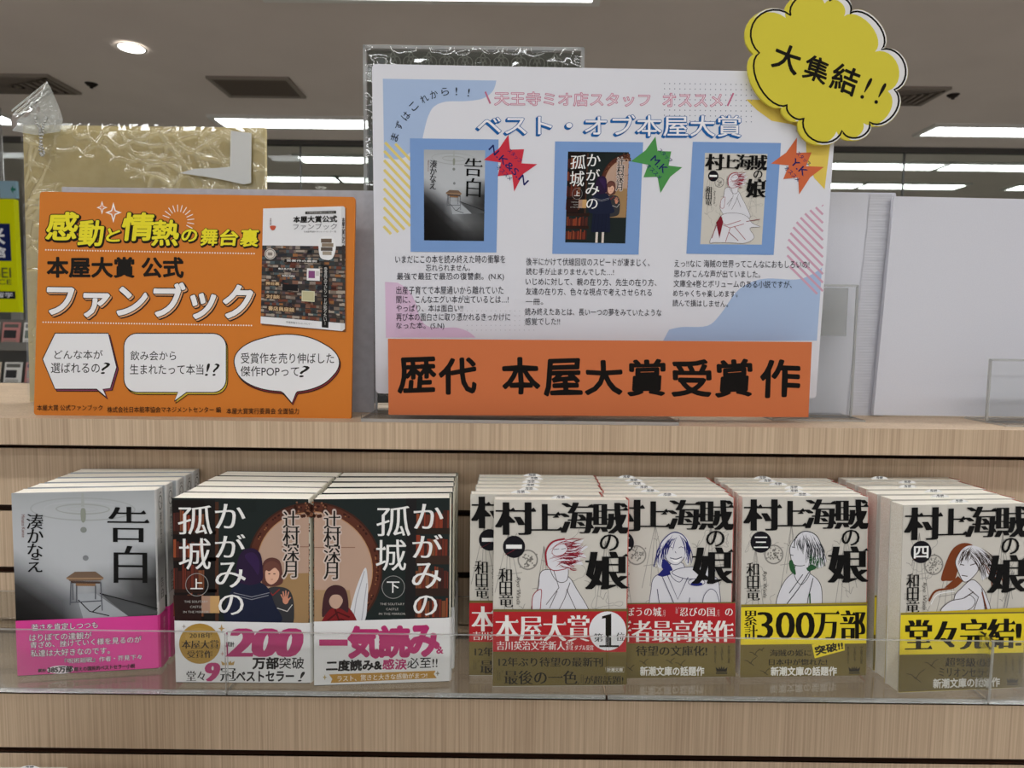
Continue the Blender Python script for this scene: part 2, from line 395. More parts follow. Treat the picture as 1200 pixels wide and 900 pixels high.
# recessed downlight, vents, sprinkler
p = at_z(154, 55, CEILZ)
r = empty('downlight', p, 'small round lit downlight recessed in the grey ceiling', 'light')
g = Geo(); g.cyl((0, 0), .052, -.006, -.002); g.build('lamp_lens', emit('downlight_lens', (1, .97, .9), 9), r)
g = Geo(); N = 32
for i in range(N):
    a, b = 2*math.pi*i/N, 2*math.pi*(i+1)/N
    g.face([(k*math.cos(t), k*math.sin(t), z) for k, t, z in ((.052, a, -.006), (.062, a, -.004), (.062, b, -.004), (.052, b, -.006))])
g.build('trim_ring', mat('downlight_trim', .4, .5, '#c9c4bd'), r)
def vent(quad, label, slats=True, louvre=7):
    P = [at_z(x, y, CEILZ) for x, y in quad]; c = sum(P)/4
    r = empty('ceiling_vent', c, label, 'vent', 'square ceiling vents')
    x0 = (P[0][0]+P[3][0])/2; x1 = (P[1][0]+P[2][0])/2; y0 = (P[2][1]+P[3][1])/2; y1 = (P[0][1]+P[1][1])/2
    hx, hy = abs(x1-x0)/2, abs(y1-y0)/2
    g = Geo(); g.box(-hx, -hy, -.006, hx, hy, -.001); g.build('backing', DARK if slats else mat('vent_panel', .7, .2, '#5f554d'), r)
    g = Geo(); t = .02
    for k in range(louvre if slats else 0):
        q = 1-k/louvre; qi = q-.5/louvre
        for a in ((-hx*q, -hy*q, hx*q, -hy*qi), (-hx*q, hy*qi, hx*q, hy*q), (-hx*q, -hy*q, -hx*qi, hy*q), (hx*qi, -hy*q, hx*q, hy*q)):
            g.box(a[0], a[1], -.018, a[2], a[3], -.008)
    if slats: g.build('louvre', VENTM, r)
    g = Geo()
    for a in ((-hx-t, -hy-t, hx+t, -hy), (-hx-t, hy, hx+t, hy+t), (-hx-t, -hy, -hx, hy), (hx, -hy, hx+t, hy)): g.box(a[0], a[1], -.012, a[2], a[3], 0)
    g.build('frame', mat('vent_frame', .7, .2, '#8d837a'), r)
vent([(243, 90), (336, 92), (352, 111), (276, 111)], 'brown flat ceiling vent panel above the wrapped beige board', False)
vent([(-60, 87), (48, 88), (92, 106), (-70, 106)], 'louvred ceiling vent cut off by the frame above the poly bag corner')
vent([(1000, 102), (1108, 103), (1078, 120), (960, 119)], 'louvred ceiling vent half hidden behind the yellow cloud card')
g = Geo(); g.cyl((0, 0), .018, -.012, 0, r2=.03); g.cyl((0, 0), .008, -.022, -.012)
o = g.build('sprinkler', DARK); o.location = at_z(107, 98, CEILZ); tag(o, 'tiny dark sprinkler head in the ceiling between the two left vents', 'sprinkler')
g = Geo(); g.cyl((0, 0), .018, -.012, 0, r2=.03); g.cyl((0, 0), .008, -.022, -.012)
o = g.build('sprinkler', DARK); o.location = at_z(1117, 111, CEILZ); tag(o, 'tiny dark sprinkler head in the ceiling beside the yellow cloud card', 'sprinkler')

# ------------------------------------------------------------------ slatwall shelf unit
unit = empty('shelf_unit', (0, .8, 0), 'wood laminate shelf unit with dark horizontal grooves behind the paperbacks', 'shelf')
def U(g, name, m):
    o = g.build(name, m, unit); o.location = (0, -.8, 0); return o
g = Geo(); g.box(-1.6, -.178, 0, 1.6, .175, .0238)
dk = g.build('deck_board', WOOD); dk.location = (0, .775, DECK-.0238); tag(dk, 'flat wood laminate top of the shelf carrying the signs and boards', 'shelf top')
g = Geo(); g.box(-1.6, WALLY+.009, 0.0, 1.6, .95, DECK-.024); U(g, 'groove_backing', GROOVE)
g = Geo(); P0, GAP = .0598, .0052; z = EYE-.1130
k = 0
while z > .1:
    zt = z-GAP/2; zb = z-P0+GAP/2
    g.box(-1.6, WALLY, zb, 1.6, WALLY+.0088, zt, faces='xXyY'); g.box(-1.6, WALLY, zb, 1.6, WALLY+.0088, zt, 1, faces='zZ')
    g.box(-1.6, WALLY, zt-.0006, 1.6, WALLY+.0012, zt, 0, faces='Zy')
    z -= P0; k += 1
U(g, 'slat_panel', [WOOD, GROOVE])

# clear acrylic trays hooked into the panel
TX = [-.565, -.2165, .0757, .3690, .665]
TL_ = ['clear acrylic tray with a low lip under the grey desk-cover paperbacks', 'clear acrylic tray with a low lip under the two white-banded paperback stacks',
       'clear acrylic tray with a low lip under the red-banded and yellow-banded line-art paperbacks', 'clear acrylic tray cut off by the frame under the last yellow-banded paperbacks']
for i in range(4):
    x0, x1 = TX[i]+.0008, TX[i+1]-.0008; xc = (x0+x1)/2; hw = (x1-x0)/2
    r = empty('acrylic_tray', (xc, .5, TRAY-.0024), TL_[i], 'tray', 'acrylic trays on the shelf panel')
    g = Geo(); g.box(-hw, .003, 0, hw, WALLY-.5, .0022, 0, 1); g.build('tray_floor', [ACRYL, EDGE], r)
    g = Geo(); g.box(-hw, 0, 0, hw, .0028, .0495, 0, 1); g.build('front_lip', [ACRYL, EDGE], r)
    if i == 3:
        g = Geo(); g.prism([(0.003, .0035), (WALLY-.5-.001, .0035), (WALLY-.5-.001, .055), (.003, .0495)], -hw, -hw+.003, 0, 1)
        v = [(b, a, c) for a, b, c in g.v]; g.v = v; g.build('end_panel', [ACRYL, EDGE], r)
    g = Geo(); g.box(-hw, WALLY-.5-.004, .0035, hw, WALLY-.5-.001, .030, 0, 1); g.build('back_flange', [ACRYL, EDGE], r)

# ------------------------------------------------------------------ cover art (print), each in the pixel frame of the front cover it belongs to
QA = [(13, 579), (181, 573.7), (184.5, 782.5), (22, 793.8)]
QB = [(201, 583.7), (361.3, 585), (364, 801), (206.2, 799.5)]
QC = [(367.5, 585.3), (525.3, 583.7), (528, 798.5), (368.3, 804)]
QD = [(580, 586), (736, 586), (732.5, 803), (576.7, 805)]
QF = [(871, 583.7), (1016.7, 581.3), (1014, 791.7), (866, 793.5)]
QG = [(1057.5, 594), (1206, 588), (1196.7, 805), (1052.5, 813)]

def art_desk(a):
    """misty grey cover, black floor corners, a small school desk in a pool of light"""
    a.part = 'cover'
    rows = [('#a9adb0',)*7, ('#b4b8bb',)*7, ('#b9bdc1',)*7, ('#babec2',)*7,
            ('#8f9296', '#b0b4b8', '#babec2', '#bcc0c4', '#b9bdc1', '#a4a8ab', '#6d6f71'),
            ('#3c3c3d', '#75777a', '#a8abaf', '#b5b9bd', '#9c9fa2', '#5b5c5d', '#2f2f30'),
            ('#1b1a1a', '#2d2d2d', '#64666a', '#9da1a5', '#717376', '#4a4b4c', '#2a2a2a'),
            ('#141313', '#1c1b1b', '#353536', '#8b8f93', '#6b6d70', '#555759', '#3a3b3b'),
            ('#100f0f', '#171616', '#222222', '#4b4c4e', '#6a6c6e', '#5a5c5d', '#4b4c4d'),
            ('#0e0d0d', '#131212', '#1a1a1a', '#262626', '#3c3d3e', '#454647', '#3c3d3d'),
            ('#0c0b0b', '#0f0e0e', '#141313', '#1a1a1a', '#262627', '#2c2c2d', '#262626')]
    a.grad(QA, rows)
    for rx, ry, c in ((62, 14, '#a5a9aa'), (46, 9.5, '#b6babd'), (32, 6.5, '#a2a6a4'), (18, 3.4, '#b0b4b5')): a.ring(97, 597, rx, ry, 1.6 if rx > 30 else 1.2, c)
    a.poly([(95.5, 578), (98.5, 578), (99, 594), (95, 594)], '#a7aba9'); a.blob([(95, 597), (100, 597), (100.5, 609), (97.5, 613), (95, 609)], '#8f9489')
    a.ell(98, 621.5, 3.7, 3.4, '#858a86'); a.ell(100.5, 654.7, 3.4, 3.2, '#83878a')
    a.part = 'cover_picture'
    a.poly([(91, 697), (112, 696), (150, 722), (98, 727), (92, 706)], '#a6abb0'); a.poly([(116, 695), (184, 716), (184, 719), (150, 722)], '#505254')
    a.strokes([[(92, 704), (105, 717), (128, 722)], [(118, 710), (108, 718)], [(117, 696), (184, 713)]], 1.2, '#1d1d1e')
    a.poly([(78, 678), (88, 671), (112, 670.5), (121.5, 677.5), (118, 681), (82, 682)], '#76604f'); a.poly([(78, 678), (121.5, 677.5), (121, 679.5), (78.6, 680)], '#9c8064')
    a.rect(83, 682, 118, 684.5, '#4f3f38'); a.rect(89, 684.5, 112, 687.5, '#8d6a4c')
    a.strokes([[(83.5, 683), (82.5, 710)], [(118, 683), (120, 716)], [(90, 687), (90, 706)], [(112, 687), (112, 703)], [(82.5, 707), (120, 704.5)], [(85.5, 685), (86, 704)]], 1.3, '#5d5f66')
    a.part = 'title_lettering'
    a.mincho('告', (126.7, 593, 173.7, 636), '#0b0b0b', wt=.028); a.mincho('白', (134, 639, 171.7, 684), '#0b0b0b', wt=.028)
    a.part = 'author_lettering'
    a.mincho('湊かなえ', (31.5, 603, 51, 672), '#131313', vert=True, wt=.02, line=.85)
    a.text('Minato Kanae', [(29.3, 604), (30, 631), (26, 631), (25, 604)], '#8e6d6a')

def shelf_rows(a, x0, x1, rows, seed):
    R = random.Random(seed); it = []
    for y0, y1 in rows:
        x = x0
        while x < x1-1:
            w_ = R.uniform(2.2, 5); h = R.uniform(.0, .3)*(y1-y0)
            it.append((x, y0+h, min(x+w_-.5, x1), y1, R.choice(['#6d2f22', '#8a3a26', '#55271f', '#7d4a30', '#41211c', '#93492c'])))
            x += w_
    a.rects(it)
def legs(a, X, cy):
    a.poly([(X(-18), cy+62), (X(26), cy+62), (X(30), cy+112), (X(-20), cy+112)], '#171d33'); a.rects([(X(-8), cy+112, X(-2), cy+137, '#d9cfc6'), (X(8), cy+112, X(14), cy+137, '#d9cfc6')])
    a.strokes([[(X(-12+d), cy+66), (X(-14+d), cy+111)] for d in (0, 10, 20, 30)], .8, '#0f1424')
def person_back(a, cx, cy, flip=1):
    X = lambda d: cx+d*flip
    if a.full: legs(a, X, cy)
    a.blob([(X(-26), cy+66), (X(-25), cy+36), (X(-14), cy+20), (X(4), cy+17), (X(20), cy+24), (X(29), cy+44), (X(35), cy+66)], '#1b2138')
    a.strokes([[(X(-18), cy+34), (X(2), cy+39), (X(22), cy+34)], [(X(-19), cy+31), (X(2), cy+36), (X(23), cy+31)]], .8, '#8d8f98')
    a.blob([(X(-15), cy+16), (X(-15), cy-4), (X(-9), cy-17), (X(2), cy-21), (X(12), cy-15), (X(15), cy+2), (X(14), cy+17), (X(0), cy+22)], '#2b1a38'); a.blob([(X(-6), cy-12), (X(4), cy-16), (X(11), cy-6), (X(10), cy+10), (X(4), cy+2)], '#35204a')
def art_mirror(a, Q, m):
    """dark library with an ornate oval mirror; m mirrors left and right (the lower volume)"""
    a.part = 'cover'; x0 = min(Q[0][0], Q[3][0]); x1 = max(Q[1][0], Q[2][0])
    a.poly(Q, '#1e2625')
    if not m:
        a.poly([(201.5, 586), (240, 586), (240, 735), (205, 735)], '#17100f')
        shelf_rows(a, 203, 252, [(597, 622), (630, 653), (660, 690), (694, 722)], 3)
        a.rects([(203, 622, 253, 626, '#2c1a14'), (203, 653, 253, 657, '#2c1a14'), (204, 690, 254, 694, '#2c1a14'), (239, 586, 252, 735, '#1a1716'), (252, 588, 256, 735, '#4a2d20'), (258, 586, 300, 600, '#1c2322')])
        a.rects([(236, 698, 246, 718, '#b08d78'), (246, 698, 257, 718, '#c79f6a')])
        a.poly([(203, 697), (236, 697), (236, 728), (205, 728)], '#2a1512'); shelf_rows(a, 207, 262, [(738, 760), (768, 792)], 4); a.rects([(206, 730, 266, 737, '#2c1a14'), (206, 760, 266, 767, '#2c1a14')])
        cx, cy, rx, ry = 362, 660, 72, 71
    else:
        shelf_rows(a, 487, 525, [(597, 618), (626, 650), (661, 688), (698, 722)], 5)
        a.rects([(475, 584, 487, 735, '#1f1d1e'), (487, 618, 526, 625, '#2b2019'), (487, 650, 526, 660, '#3a2820'), (487, 688, 526, 697, '#32221c')])
        cx, cy, rx, ry = 366, 668, 82, 80
    # everything of the mirror is cut at the cover's edge
    def cut(pts):
        e = x1-2 if not m else x0+1
        return [((min(x, e) if not m else max(x, e)), min(y, 800)) for x, y in pts]
    circ = lambda r0, r1, n=60: [(cx+r0*math.cos(2*math.pi*i/n), cy+r1*math.sin(2*math.pi*i/n)) for i in range(n)]
    a.poly(cut(circ(rx, ry)), '#3f231a'); a.poly(cut(circ(rx-2, ry-2)), '#5a3023')
    R = random.Random(8)
    a.dots([p for p in cut([(cx+(rx-5)*math.cos(t), cy+(ry-5)*math.sin(t)) for t in (R.uniform(0, 6.28) for i in range(90))])], 1.3, '#3a1a14')
    a.dots([p for p in cut([(cx+(rx-6.5)*math.cos(t), cy+(ry-6.5)*math.sin(t)) for t in (R.uniform(0, 6.28) for i in range(60))])], .9, '#96633f')
    a.poly(cut(circ(rx-11, ry-11)), '#b98a60'); 
    a.poly(cut(circ(rx-12, ry-12)), '#b99b88')
    e = x1-2 if not m else x0+1
    if not m: a.poly([(318, 673), (e, 671), (e, 740), (312, 740)], '#a08058'); a.poly([(330, 640), (e, 640), (e, 641), (330, 641)], '#8f6a58')
    else: a.poly([(e, 690), (410, 690), (415, 728), (e, 728)], '#a98a68'); a.poly([(e, 640), (416, 640), (416, 641), (e, 641)], '#8f6a58')
    a.dots([((353 if not m else 372)+R.uniform(-14, 14), 597+R.uniform(-9, 8)) for i in range(26)], 2.2, '#4a2a20')
    a.dots([((353 if not m else 372)+R.uniform(-14, 14), 597+R.uniform(-9, 8)) for i in range(18)], 1.2, '#8a5a40')
    a.part = 'cover_picture'
    if not m:
        a.blob([(306, 735), (308, 700), (313, 690), (325, 687), (340, 692), (345, 712), (340, 735)], '#37373a')
        a.blob([(307, 672), (309, 658), (318, 653), (328, 657), (331, 670), (331, 683), (319, 687), (308, 684)], '#5f3a34')
        a.blob([(311, 670), (314, 663), (324, 663), (327.5, 672), (325, 680), (318, 684.5), (312, 680)], '#e0b198')
        a.blob([(309, 672), (310, 662), (318, 657), (327, 661), (329, 672), (326, 668), (322, 665), (316, 669), (312, 668)], '#6d443b')
        a.ell(335, 703, 3.6, 4.6, '#cf8e74'); a.strokes([[(332.5, 702), (329.5, 696)], [(333.5, 700), (331.8, 692.5)], [(335.2, 699.5), (335.2, 691.5)], [(336.8, 700), (338.6, 693)], [(338, 703), (341, 699.5)]], 1.5, '#cf8e74')
        a.strokes([[(314.5, 672), (317, 672)], [(320.5, 672), (323, 672)]], 1.1, '#3a2522'); a.strokes([[(317.5, 678.5), (320, 678.5)]], .6, '#a8564c')
        a.strokes([[(325, 712), (337, 716), (343, 708)]], 1, '#d9d6d2'); a.strokes([[(313, 690), (320, 697), (328, 690)]], 1.6, '#8a2f2c')
        person_back(a, 293, 663)
    else:
        a.blob([(428, 664), (419, 684), (411, 712), (409, 727), (427, 727), (431, 700), (431, 678)], '#d9dade')
        a.strokes([[(427, 668), (418, 700), (414, 727)], [(430, 682), (424, 727)]], 1, '#a6a6ae')
        a.blob([(378, 735), (382, 718), (390, 708), (402, 707), (412, 714), (419, 727), (420, 735)], '#7c1f22')
        a.strokes([[(384, 726), (396, 716), (410, 722)], [(388, 734), (400, 724), (416, 732)], [(392, 710), (398, 727)]], 2, '#4d1416')
        a.blob([(378, 722), (379, 700), (384, 688), (394, 684), (404, 688), (408, 700), (408, 716), (400, 712), (388, 712)], '#43262a')
        a.blob([(386, 702), (390, 696), (398, 696), (402, 702), (399, 709), (394, 712), (388, 709)], '#c3a28e')
    a.part = 'title_lettering'
    if not m:
        a.mincho('孤', (209, 592, 249, 626), '#eeeeec', wt=.012); a.mincho('城', (210, 630, 247, 667), '#eeeeec', wt=.012)
        for c, q in zip('かがみの', ((252.5, 590, 287.5, 619), (252.5, 625.5, 287.5, 653), (253, 658, 288, 688), (256.5, 696, 285.5, 720))): a.mincho(c, q, '#eeeeec', wt=.016)
        a.ring(231, 684.5, 13.5, 13.5, .7, '#9a9a98'); a.text('上', (223.5, 677.5, 238, 689.5), '#eeeeec', bold=.01)
        for t, y in (('THE SOLITARY', 703), ('CASTLE', 709), ('IN THE MIRROR', 715)): a.text(t, (230-len(t)*1.15, y, 230+len(t)*1.15, y+2.6), '#b9b5b0')
    else:
        a.mincho('孤', (441, 592.5, 480, 627.5), '#eeeeec', wt=.012); a.mincho('城', (440.5, 631, 475.5, 667.5), '#eeeeec', wt=.012)
        for c, q in zip('かがみの', ((484, 590, 518, 619), (483, 625, 517.5, 652.5), (483, 658, 516.7, 688), (485, 696, 512.5, 720))): a.mincho(c, q, '#eeeeec', wt=.016)
        a.ell(461, 686.5, 13, 13, '#262c2b'); a.ring(461, 686.5, 13.5, 13.5, .7, '#9a9a98'); a.text('下', (453.5, 680, 468, 693), '#eeeeec', bold=.01)
        for t, y in (('THE SOLITARY', 705), ('CASTLE', 711), ('IN THE MIRROR', 716.5)): a.text(t, (460-len(t)*1.2, y, 460+len(t)*1.2, y+2.6), '#b9b5b0')
    a.part = 'author_lettering'
    q = (331.7, 598, 351, 676.5) if not m else (379.7, 598, 399, 677.5)
    a.text('辻村深月', q, '#cdbdb4', vert=True, line=.84, bold=.085); a.lv += 1
    a.mincho('辻村深月', q, '#12100f', vert=True, wt=.022, line=.84)

def tone(c0, c1, f):
    A = [int(c0[i:i+2], 16) for i in (1, 3, 5)]; B = [int(c1[i:i+2], 16) for i in (1, 3, 5)]
    return '#%02x%02x%02x' % tuple(int(a*(1-f)+b*f) for a, b in zip(A, B))
def art_line(a, num, ink, seed, Q=None):
    """pale chart paper cover with thin grey drawing, a plain line-drawn robed figure and a big black title"""
    D = a                                             # frame of volume one
    a.part = 'cover'; a.poly(QD, '#cfcbc2')
    R = random.Random(seed); L = []
    for k in range(7):
        x = R.uniform(588, 725); y = R.uniform(600, 790); pts = [(x, y)]; h = R.uniform(0, 6.28)
        for i in range(26):
            h += R.uniform(-.9, .9); x += 3.2*math.cos(h); y += 3.2*math.sin(h)
            if not (583 < x < 730 and 590 < y < 800): h += 2.2; x = min(max(x, 583), 730); y = min(max(y, 590), 800)
            pts.append((x, y))
        L.append(spline(pts, False, 3))
    a.strokes(L, .55, '#a09d97')
    L = []
    for k in range(3):
        x = (600, 640, 708)[k]+R.uniform(-4, 4); y = R.uniform(618, 650)
        for d in (-16, -6, 5, 14): L.append([(x, y), (x+d, y+R.uniform(50, 110))])
        L.append([(x-14, y+50), (x+16, y+46)])
    a.strokes(L, .7, '#9b9892')
    L = []
    for k in range(7):
        x, y, s = R.uniform(590, 725), R.uniform(625, 720), R.uniform(4, 8)
        L += [[(x-s, y-s*.3), (x-s*.4, y-s*.15), (x, y+s*.3)], [(x, y+s*.3), (x+s*.3, y-s*.6), (x+s*.5, y-s*.9)]]
    a.strokes(L, .6, '#918e88')
    # ring emblem
    a.ring(618.7, 655.6, 12, 12, 1.7, '#8f8c86'); a.dots([(618.7+R.gauss(0, 4.6), 655.6+R.gauss(0, 4.6)) for i in range(40)], 1.0, '#8a8781')
    a.part = 'volume_badge'
    a.ell(602.7, 640.5, 13, 13, '#15131a'); a.strokes([[(592+3*i, 650-1.5*i), (600+2.5*i, 646-2*i)] for i in range(4)], .7, tone('#15131a', ink, .6))
    a.text(num, (593.5, 638.2, 611.8, 642.4) if num == '一' else ((594, 634, 611.5, 647.5)), '#f2f2f0', bold=.02 if num == '四' else .005)
def line_title(a):
    a.part = 'title_lettering'; k = '#0a0909'
    for c, q in (('村', (582.5, 588, 626, 627)), ('上', (622.5, 590, 657.5, 622)), ('海', (657.5, 588, 695, 625)), ('賊', (695, 588.5, 734, 625.5)), ('娘', (687.5, 645, 734.2, 691))):
        a.mincho(c, q, k, wt=.062)
    a.mincho('の', (703, 625.5, 724.7, 645), k, wt=.022)
    # triangular ends of the brush strokes
    T = [(618, 599, 4.5), (596, 597, 3.2), (652, 605.5, 4), (656.5, 620.5, 5), (691, 594, 4.2), (732, 597, 4), (733, 650.5, 3.5), (705, 661, 3.5)]
    a.strokes([[(x-s, y+.4), (x+s*.8, y+.4)] for x, y, s in T], .9, k)
    P = []; F = []
    for i, (x, y, s) in enumerate(T): P += [(x-s, y+.6), (x+.2*s, y-s*.75), (x+s*.9, y+.6)]; F.append((3*i, 3*i+1, 3*i+2))
    a.put(P, F, k)
    a.part = 'author_lettering'
    a.mincho('和田竜', (584.5, 665, 601, 711), k, vert=True, wt=.03, line=.82)
    a.text('Ryo Wada', [(610, 676), (610, 708), (604, 708), (604, 676)], '#5f5c58', shear=.25)
WHT = '#dcdce2'
def flow(a, A, B, n, ink, seed, bulge=3, wd=.8, jit=1.6):
    """n locks running from polyline A to polyline B"""
    R = random.Random(seed); L = []
    def at(P, t):
        t = t*(len(P)-1); i = min(int(t), len(P)-2); t -= i; return np.array(P[i], float)*(1-t)+np.array(P[i+1], float)*t
    for i in range(n):
        t = (i+R.random())/n; p = at(A, t)+np.array([R.gauss(0, jit*.5), R.gauss(0, jit*.5)]); q = at(B, min(1, max(0, t+R.gauss(0, .05))))+np.array([R.gauss(0, jit), R.gauss(0, jit)])
        s0 = R.uniform(0, .35); s1 = R.uniform(.75, 1.05); d = q-p; nn = np.array([-d[1], d[0]])/max(1e-6, np.hypot(*d)); b = bulge+R.gauss(0, 1.2)
        L.append(spline([p+d*u+nn*b*math.sin(math.pi*u)+nn*.8*math.sin(7*u+i) for u in (s0, s0*.6+s1*.4, s0*.3+s1*.7, s1)], False, 4))
    a.strokes(L, wd, ink, taper=True)
def outline(a, pts, fill, ink, wd=.7, closed=True):
    p = spline(pts, closed, 5); a.poly(p, fill); a.strokes([p+[p[0]] if closed else p], wd, ink)
def fig_one(a):
    a.part = 'cover_picture'; k = '#3b3034'; r = '#9c2838'
    outline(a, [(624, 720), (626, 700), (631, 688), (633, 672), (640, 667), (656, 669), (668, 677), (676, 690), (690, 714), (698, 740), (650, 745)], WHT, k)
    outline(a, [(634, 690), (625, 697), (624, 715), (632, 716), (634, 702)], WHT, r, .9)
    outline(a, [(649, 676), (646, 664), (664, 662), (665, 678), (657, 682)], WHT, k)
    outline(a, [(641, 660), (640, 645), (648, 634), (664, 632), (676, 640), (678, 654), (668, 664), (652, 668), (645, 666)], WHT, r, 1.0)
    a.strokes([[(648, 640), (655, 639)], [(658, 640), (663, 639.5)], [(649, 668), (655, 688), (640, 708)], [(668, 682), (662, 700), (652, 720)], [(653, 692), (644, 712)], [(664, 690), (675, 714)]], .7, k)
    a.blob([(643, 650), (650, 637), (664, 632), (676, 634), (684, 632), (680, 639), (689, 640), (682, 646), (687, 652), (679, 654), (683, 661), (673, 661), (668, 667), (660, 663), (654, 655), (646, 658)], WHT)
    flow(a, [(644, 640), (641, 650), (643, 660), (650, 664)], [(682, 633), (688, 642), (685, 653), (672, 667)], 22, r, 4, -4, .9); flow(a, [(655, 634), (648, 648), (652, 660)], [(688, 631), (684, 646), (680, 664)], 14, '#7d2030', 9, 3, 1.1); flow(a, [(662, 646), (660, 660)], [(686, 640), (676, 668)], 10, r, 14, 3, 1.2)
    outline(a, [(647, 646), (652, 639), (661, 637), (665, 643), (660, 649), (651, 651)], WHT, r, .6)
    a.strokes([[(649, 643.5), (655, 642.5)], [(658, 643), (663, 642)]], .6, '#3b3034')
    a.strokes([spline([(641, 662), (640, 646), (648, 634.5), (662, 631)], False, 5)], 2.0, r)
    if a.full: robe(a, k, r)
def robe(a, k, r):
    # lower robe, hidden by the paper band on the book
    outline(a, [(626, 735), (660, 728), (690, 735), (706, 752), (726, 760), (700, 764), (712, 786), (690, 800), (655, 800), (615, 800), (600, 800), (612, 770)], WHT, k)
    a.strokes([[(630, 740), (616, 752), (650, 764), (684, 754)], [(618, 746), (640, 758), (676, 746)], [(660, 760), (690, 792)], [(615, 758), (605, 790)], [(650, 765), (640, 798)]], 1.3, r)
    a.poly([(626, 735), (614, 752), (624, 790), (632, 750)], '#7d1f2c'); a.strokes([[(690, 748), (724, 742)], [(648, 775), (672, 795)]], 1.6, '#7d1f2c')
def fig_two(a):
    a.part = 'cover_picture'; k = '#2a2b55'; n = '#1f2470'
    a.blob([(776, 690), (777, 675), (786, 668), (802, 668), (812, 676), (812, 690)], '#b7b4ae')
    outline(a, [(764, 715), (763, 690), (767, 676), (782, 670), (800, 672), (818, 678), (838, 676), (843, 690), (840, 716), (800, 718)], WHT, k)
    a.poly([(781, 663), (786, 660), (790, 672), (776, 676), (770, 674)], n)
    outline(a, [(786, 674), (786, 660), (800, 660), (802, 672), (796, 682)], WHT, k)
    outline(a, [(778, 640), (786, 630), (796, 628), (803, 636), (803, 650), (796, 660), (788, 661), (780, 654)], WHT, k)
    a.blob([(771, 664), (770, 650), (774, 638), (782, 628), (794, 624), (806, 632), (809, 648), (806, 662), (802, 655), (803, 640), (794, 632), (784, 640), (779, 652), (778, 664)], WHT)
    flow(a, [(792, 626), (784, 629), (776, 638)], [(782, 652), (775, 662), (768, 662)], 20, n, 12, 3, .9); flow(a, [(796, 626), (803, 632)], [(803, 652), (809, 662)], 14, n, 13, -3, .9); flow(a, [(797, 627), (788, 630)], [(786, 640), (778, 650)], 10, n, 15, 3, .8)
    a.blob([(777, 655), (783, 659), (788, 668), (780, 668), (775, 664)], n)
    a.strokes([spline([(766, 664), (770, 648), (776, 634), (788, 624), (800, 627), (807, 640), (806, 660)], False, 5)], 1.1, n)
    a.strokes([[(782, 642), (785, 640.5), (788, 642)], [(795, 642), (798, 640.5), (801, 642)], [(791, 646), (792, 648)]], .7, k)
    a.blob([(786, 654), (792, 655), (798, 653), (795, 658), (790, 658.5)], '#f4f4f6'); a.strokes([spline([(785, 653.5), (792, 655), (799, 652.5)], False, 4)], 1, k)
    outline(a, [(787, 671), (800, 665), (824, 664), (838, 668), (826, 676), (804, 678)], WHT, k)
    a.ell(816, 682, 10, 4, WHT); a.ring(816, 682, 10, 4.5, .7, k); a.ell(816, 684, 7, 2.4, n)
    a.strokes([[(782, 674), (794, 702), (806, 676)], [(776, 676), (790, 708)], [(770, 690), (774, 718)], [(808, 700), (806, 718)]], .8, k)
    outline(a, [(825, 716), (824, 700), (832, 690), (840, 696), (842, 716)], WHT, k)
def fig_three(a):
    a.part = 'cover_picture'; k = '#30343a'; n = '#2c5a36'
    outline(a, [(910, 712), (912, 694), (922, 676), (936, 668), (950, 672), (961, 684), (963, 706), (962, 718), (930, 720)], WHT, k)
    outline(a, [(930, 672), (934, 658), (946, 660), (948, 672), (938, 684)], WHT, k)
    outline(a, [(926, 652), (925, 642), (930, 632), (940, 626), (950, 630), (952, 646), (944, 660), (934, 662), (928, 659)], WHT, k)
    a.blob([(924, 658), (928, 656), (932, 672), (926, 668)], n); a.blob([(944, 658), (954, 656), (956, 664), (946, 668)], n)
    a.blob([(932, 640), (934, 628), (944, 622), (956, 627), (963, 640), (967, 656), (960, 664), (950, 660), (944, 664), (940, 652), (938, 640)], WHT)
    flow(a, [(938, 625), (946, 623), (956, 628)], [(942, 658), (952, 664), (966, 660)], 30, k, 21, -4, .8); flow(a, [(936, 628), (942, 624)], [(934, 642), (942, 650)], 10, k, 22, 2, .7); flow(a, [(944, 646), (958, 646)], [(942, 664), (964, 668)], 12, n, 25, -2, 1.1)
    a.strokes([spline([(930, 640), (932, 629), (942, 622), (955, 626), (962, 640), (966, 662)], False, 5)], 1, k)
    a.strokes([[(927, 640), (931, 641)], [(925, 649), (929, 650)], [(948, 668), (934, 690), (914, 716)], [(940, 672), (924, 694)], [(952, 676), (946, 700), (944, 716)]], .8, k); a.strokes([[(948, 694), (949, 716)]], 1.6, n)
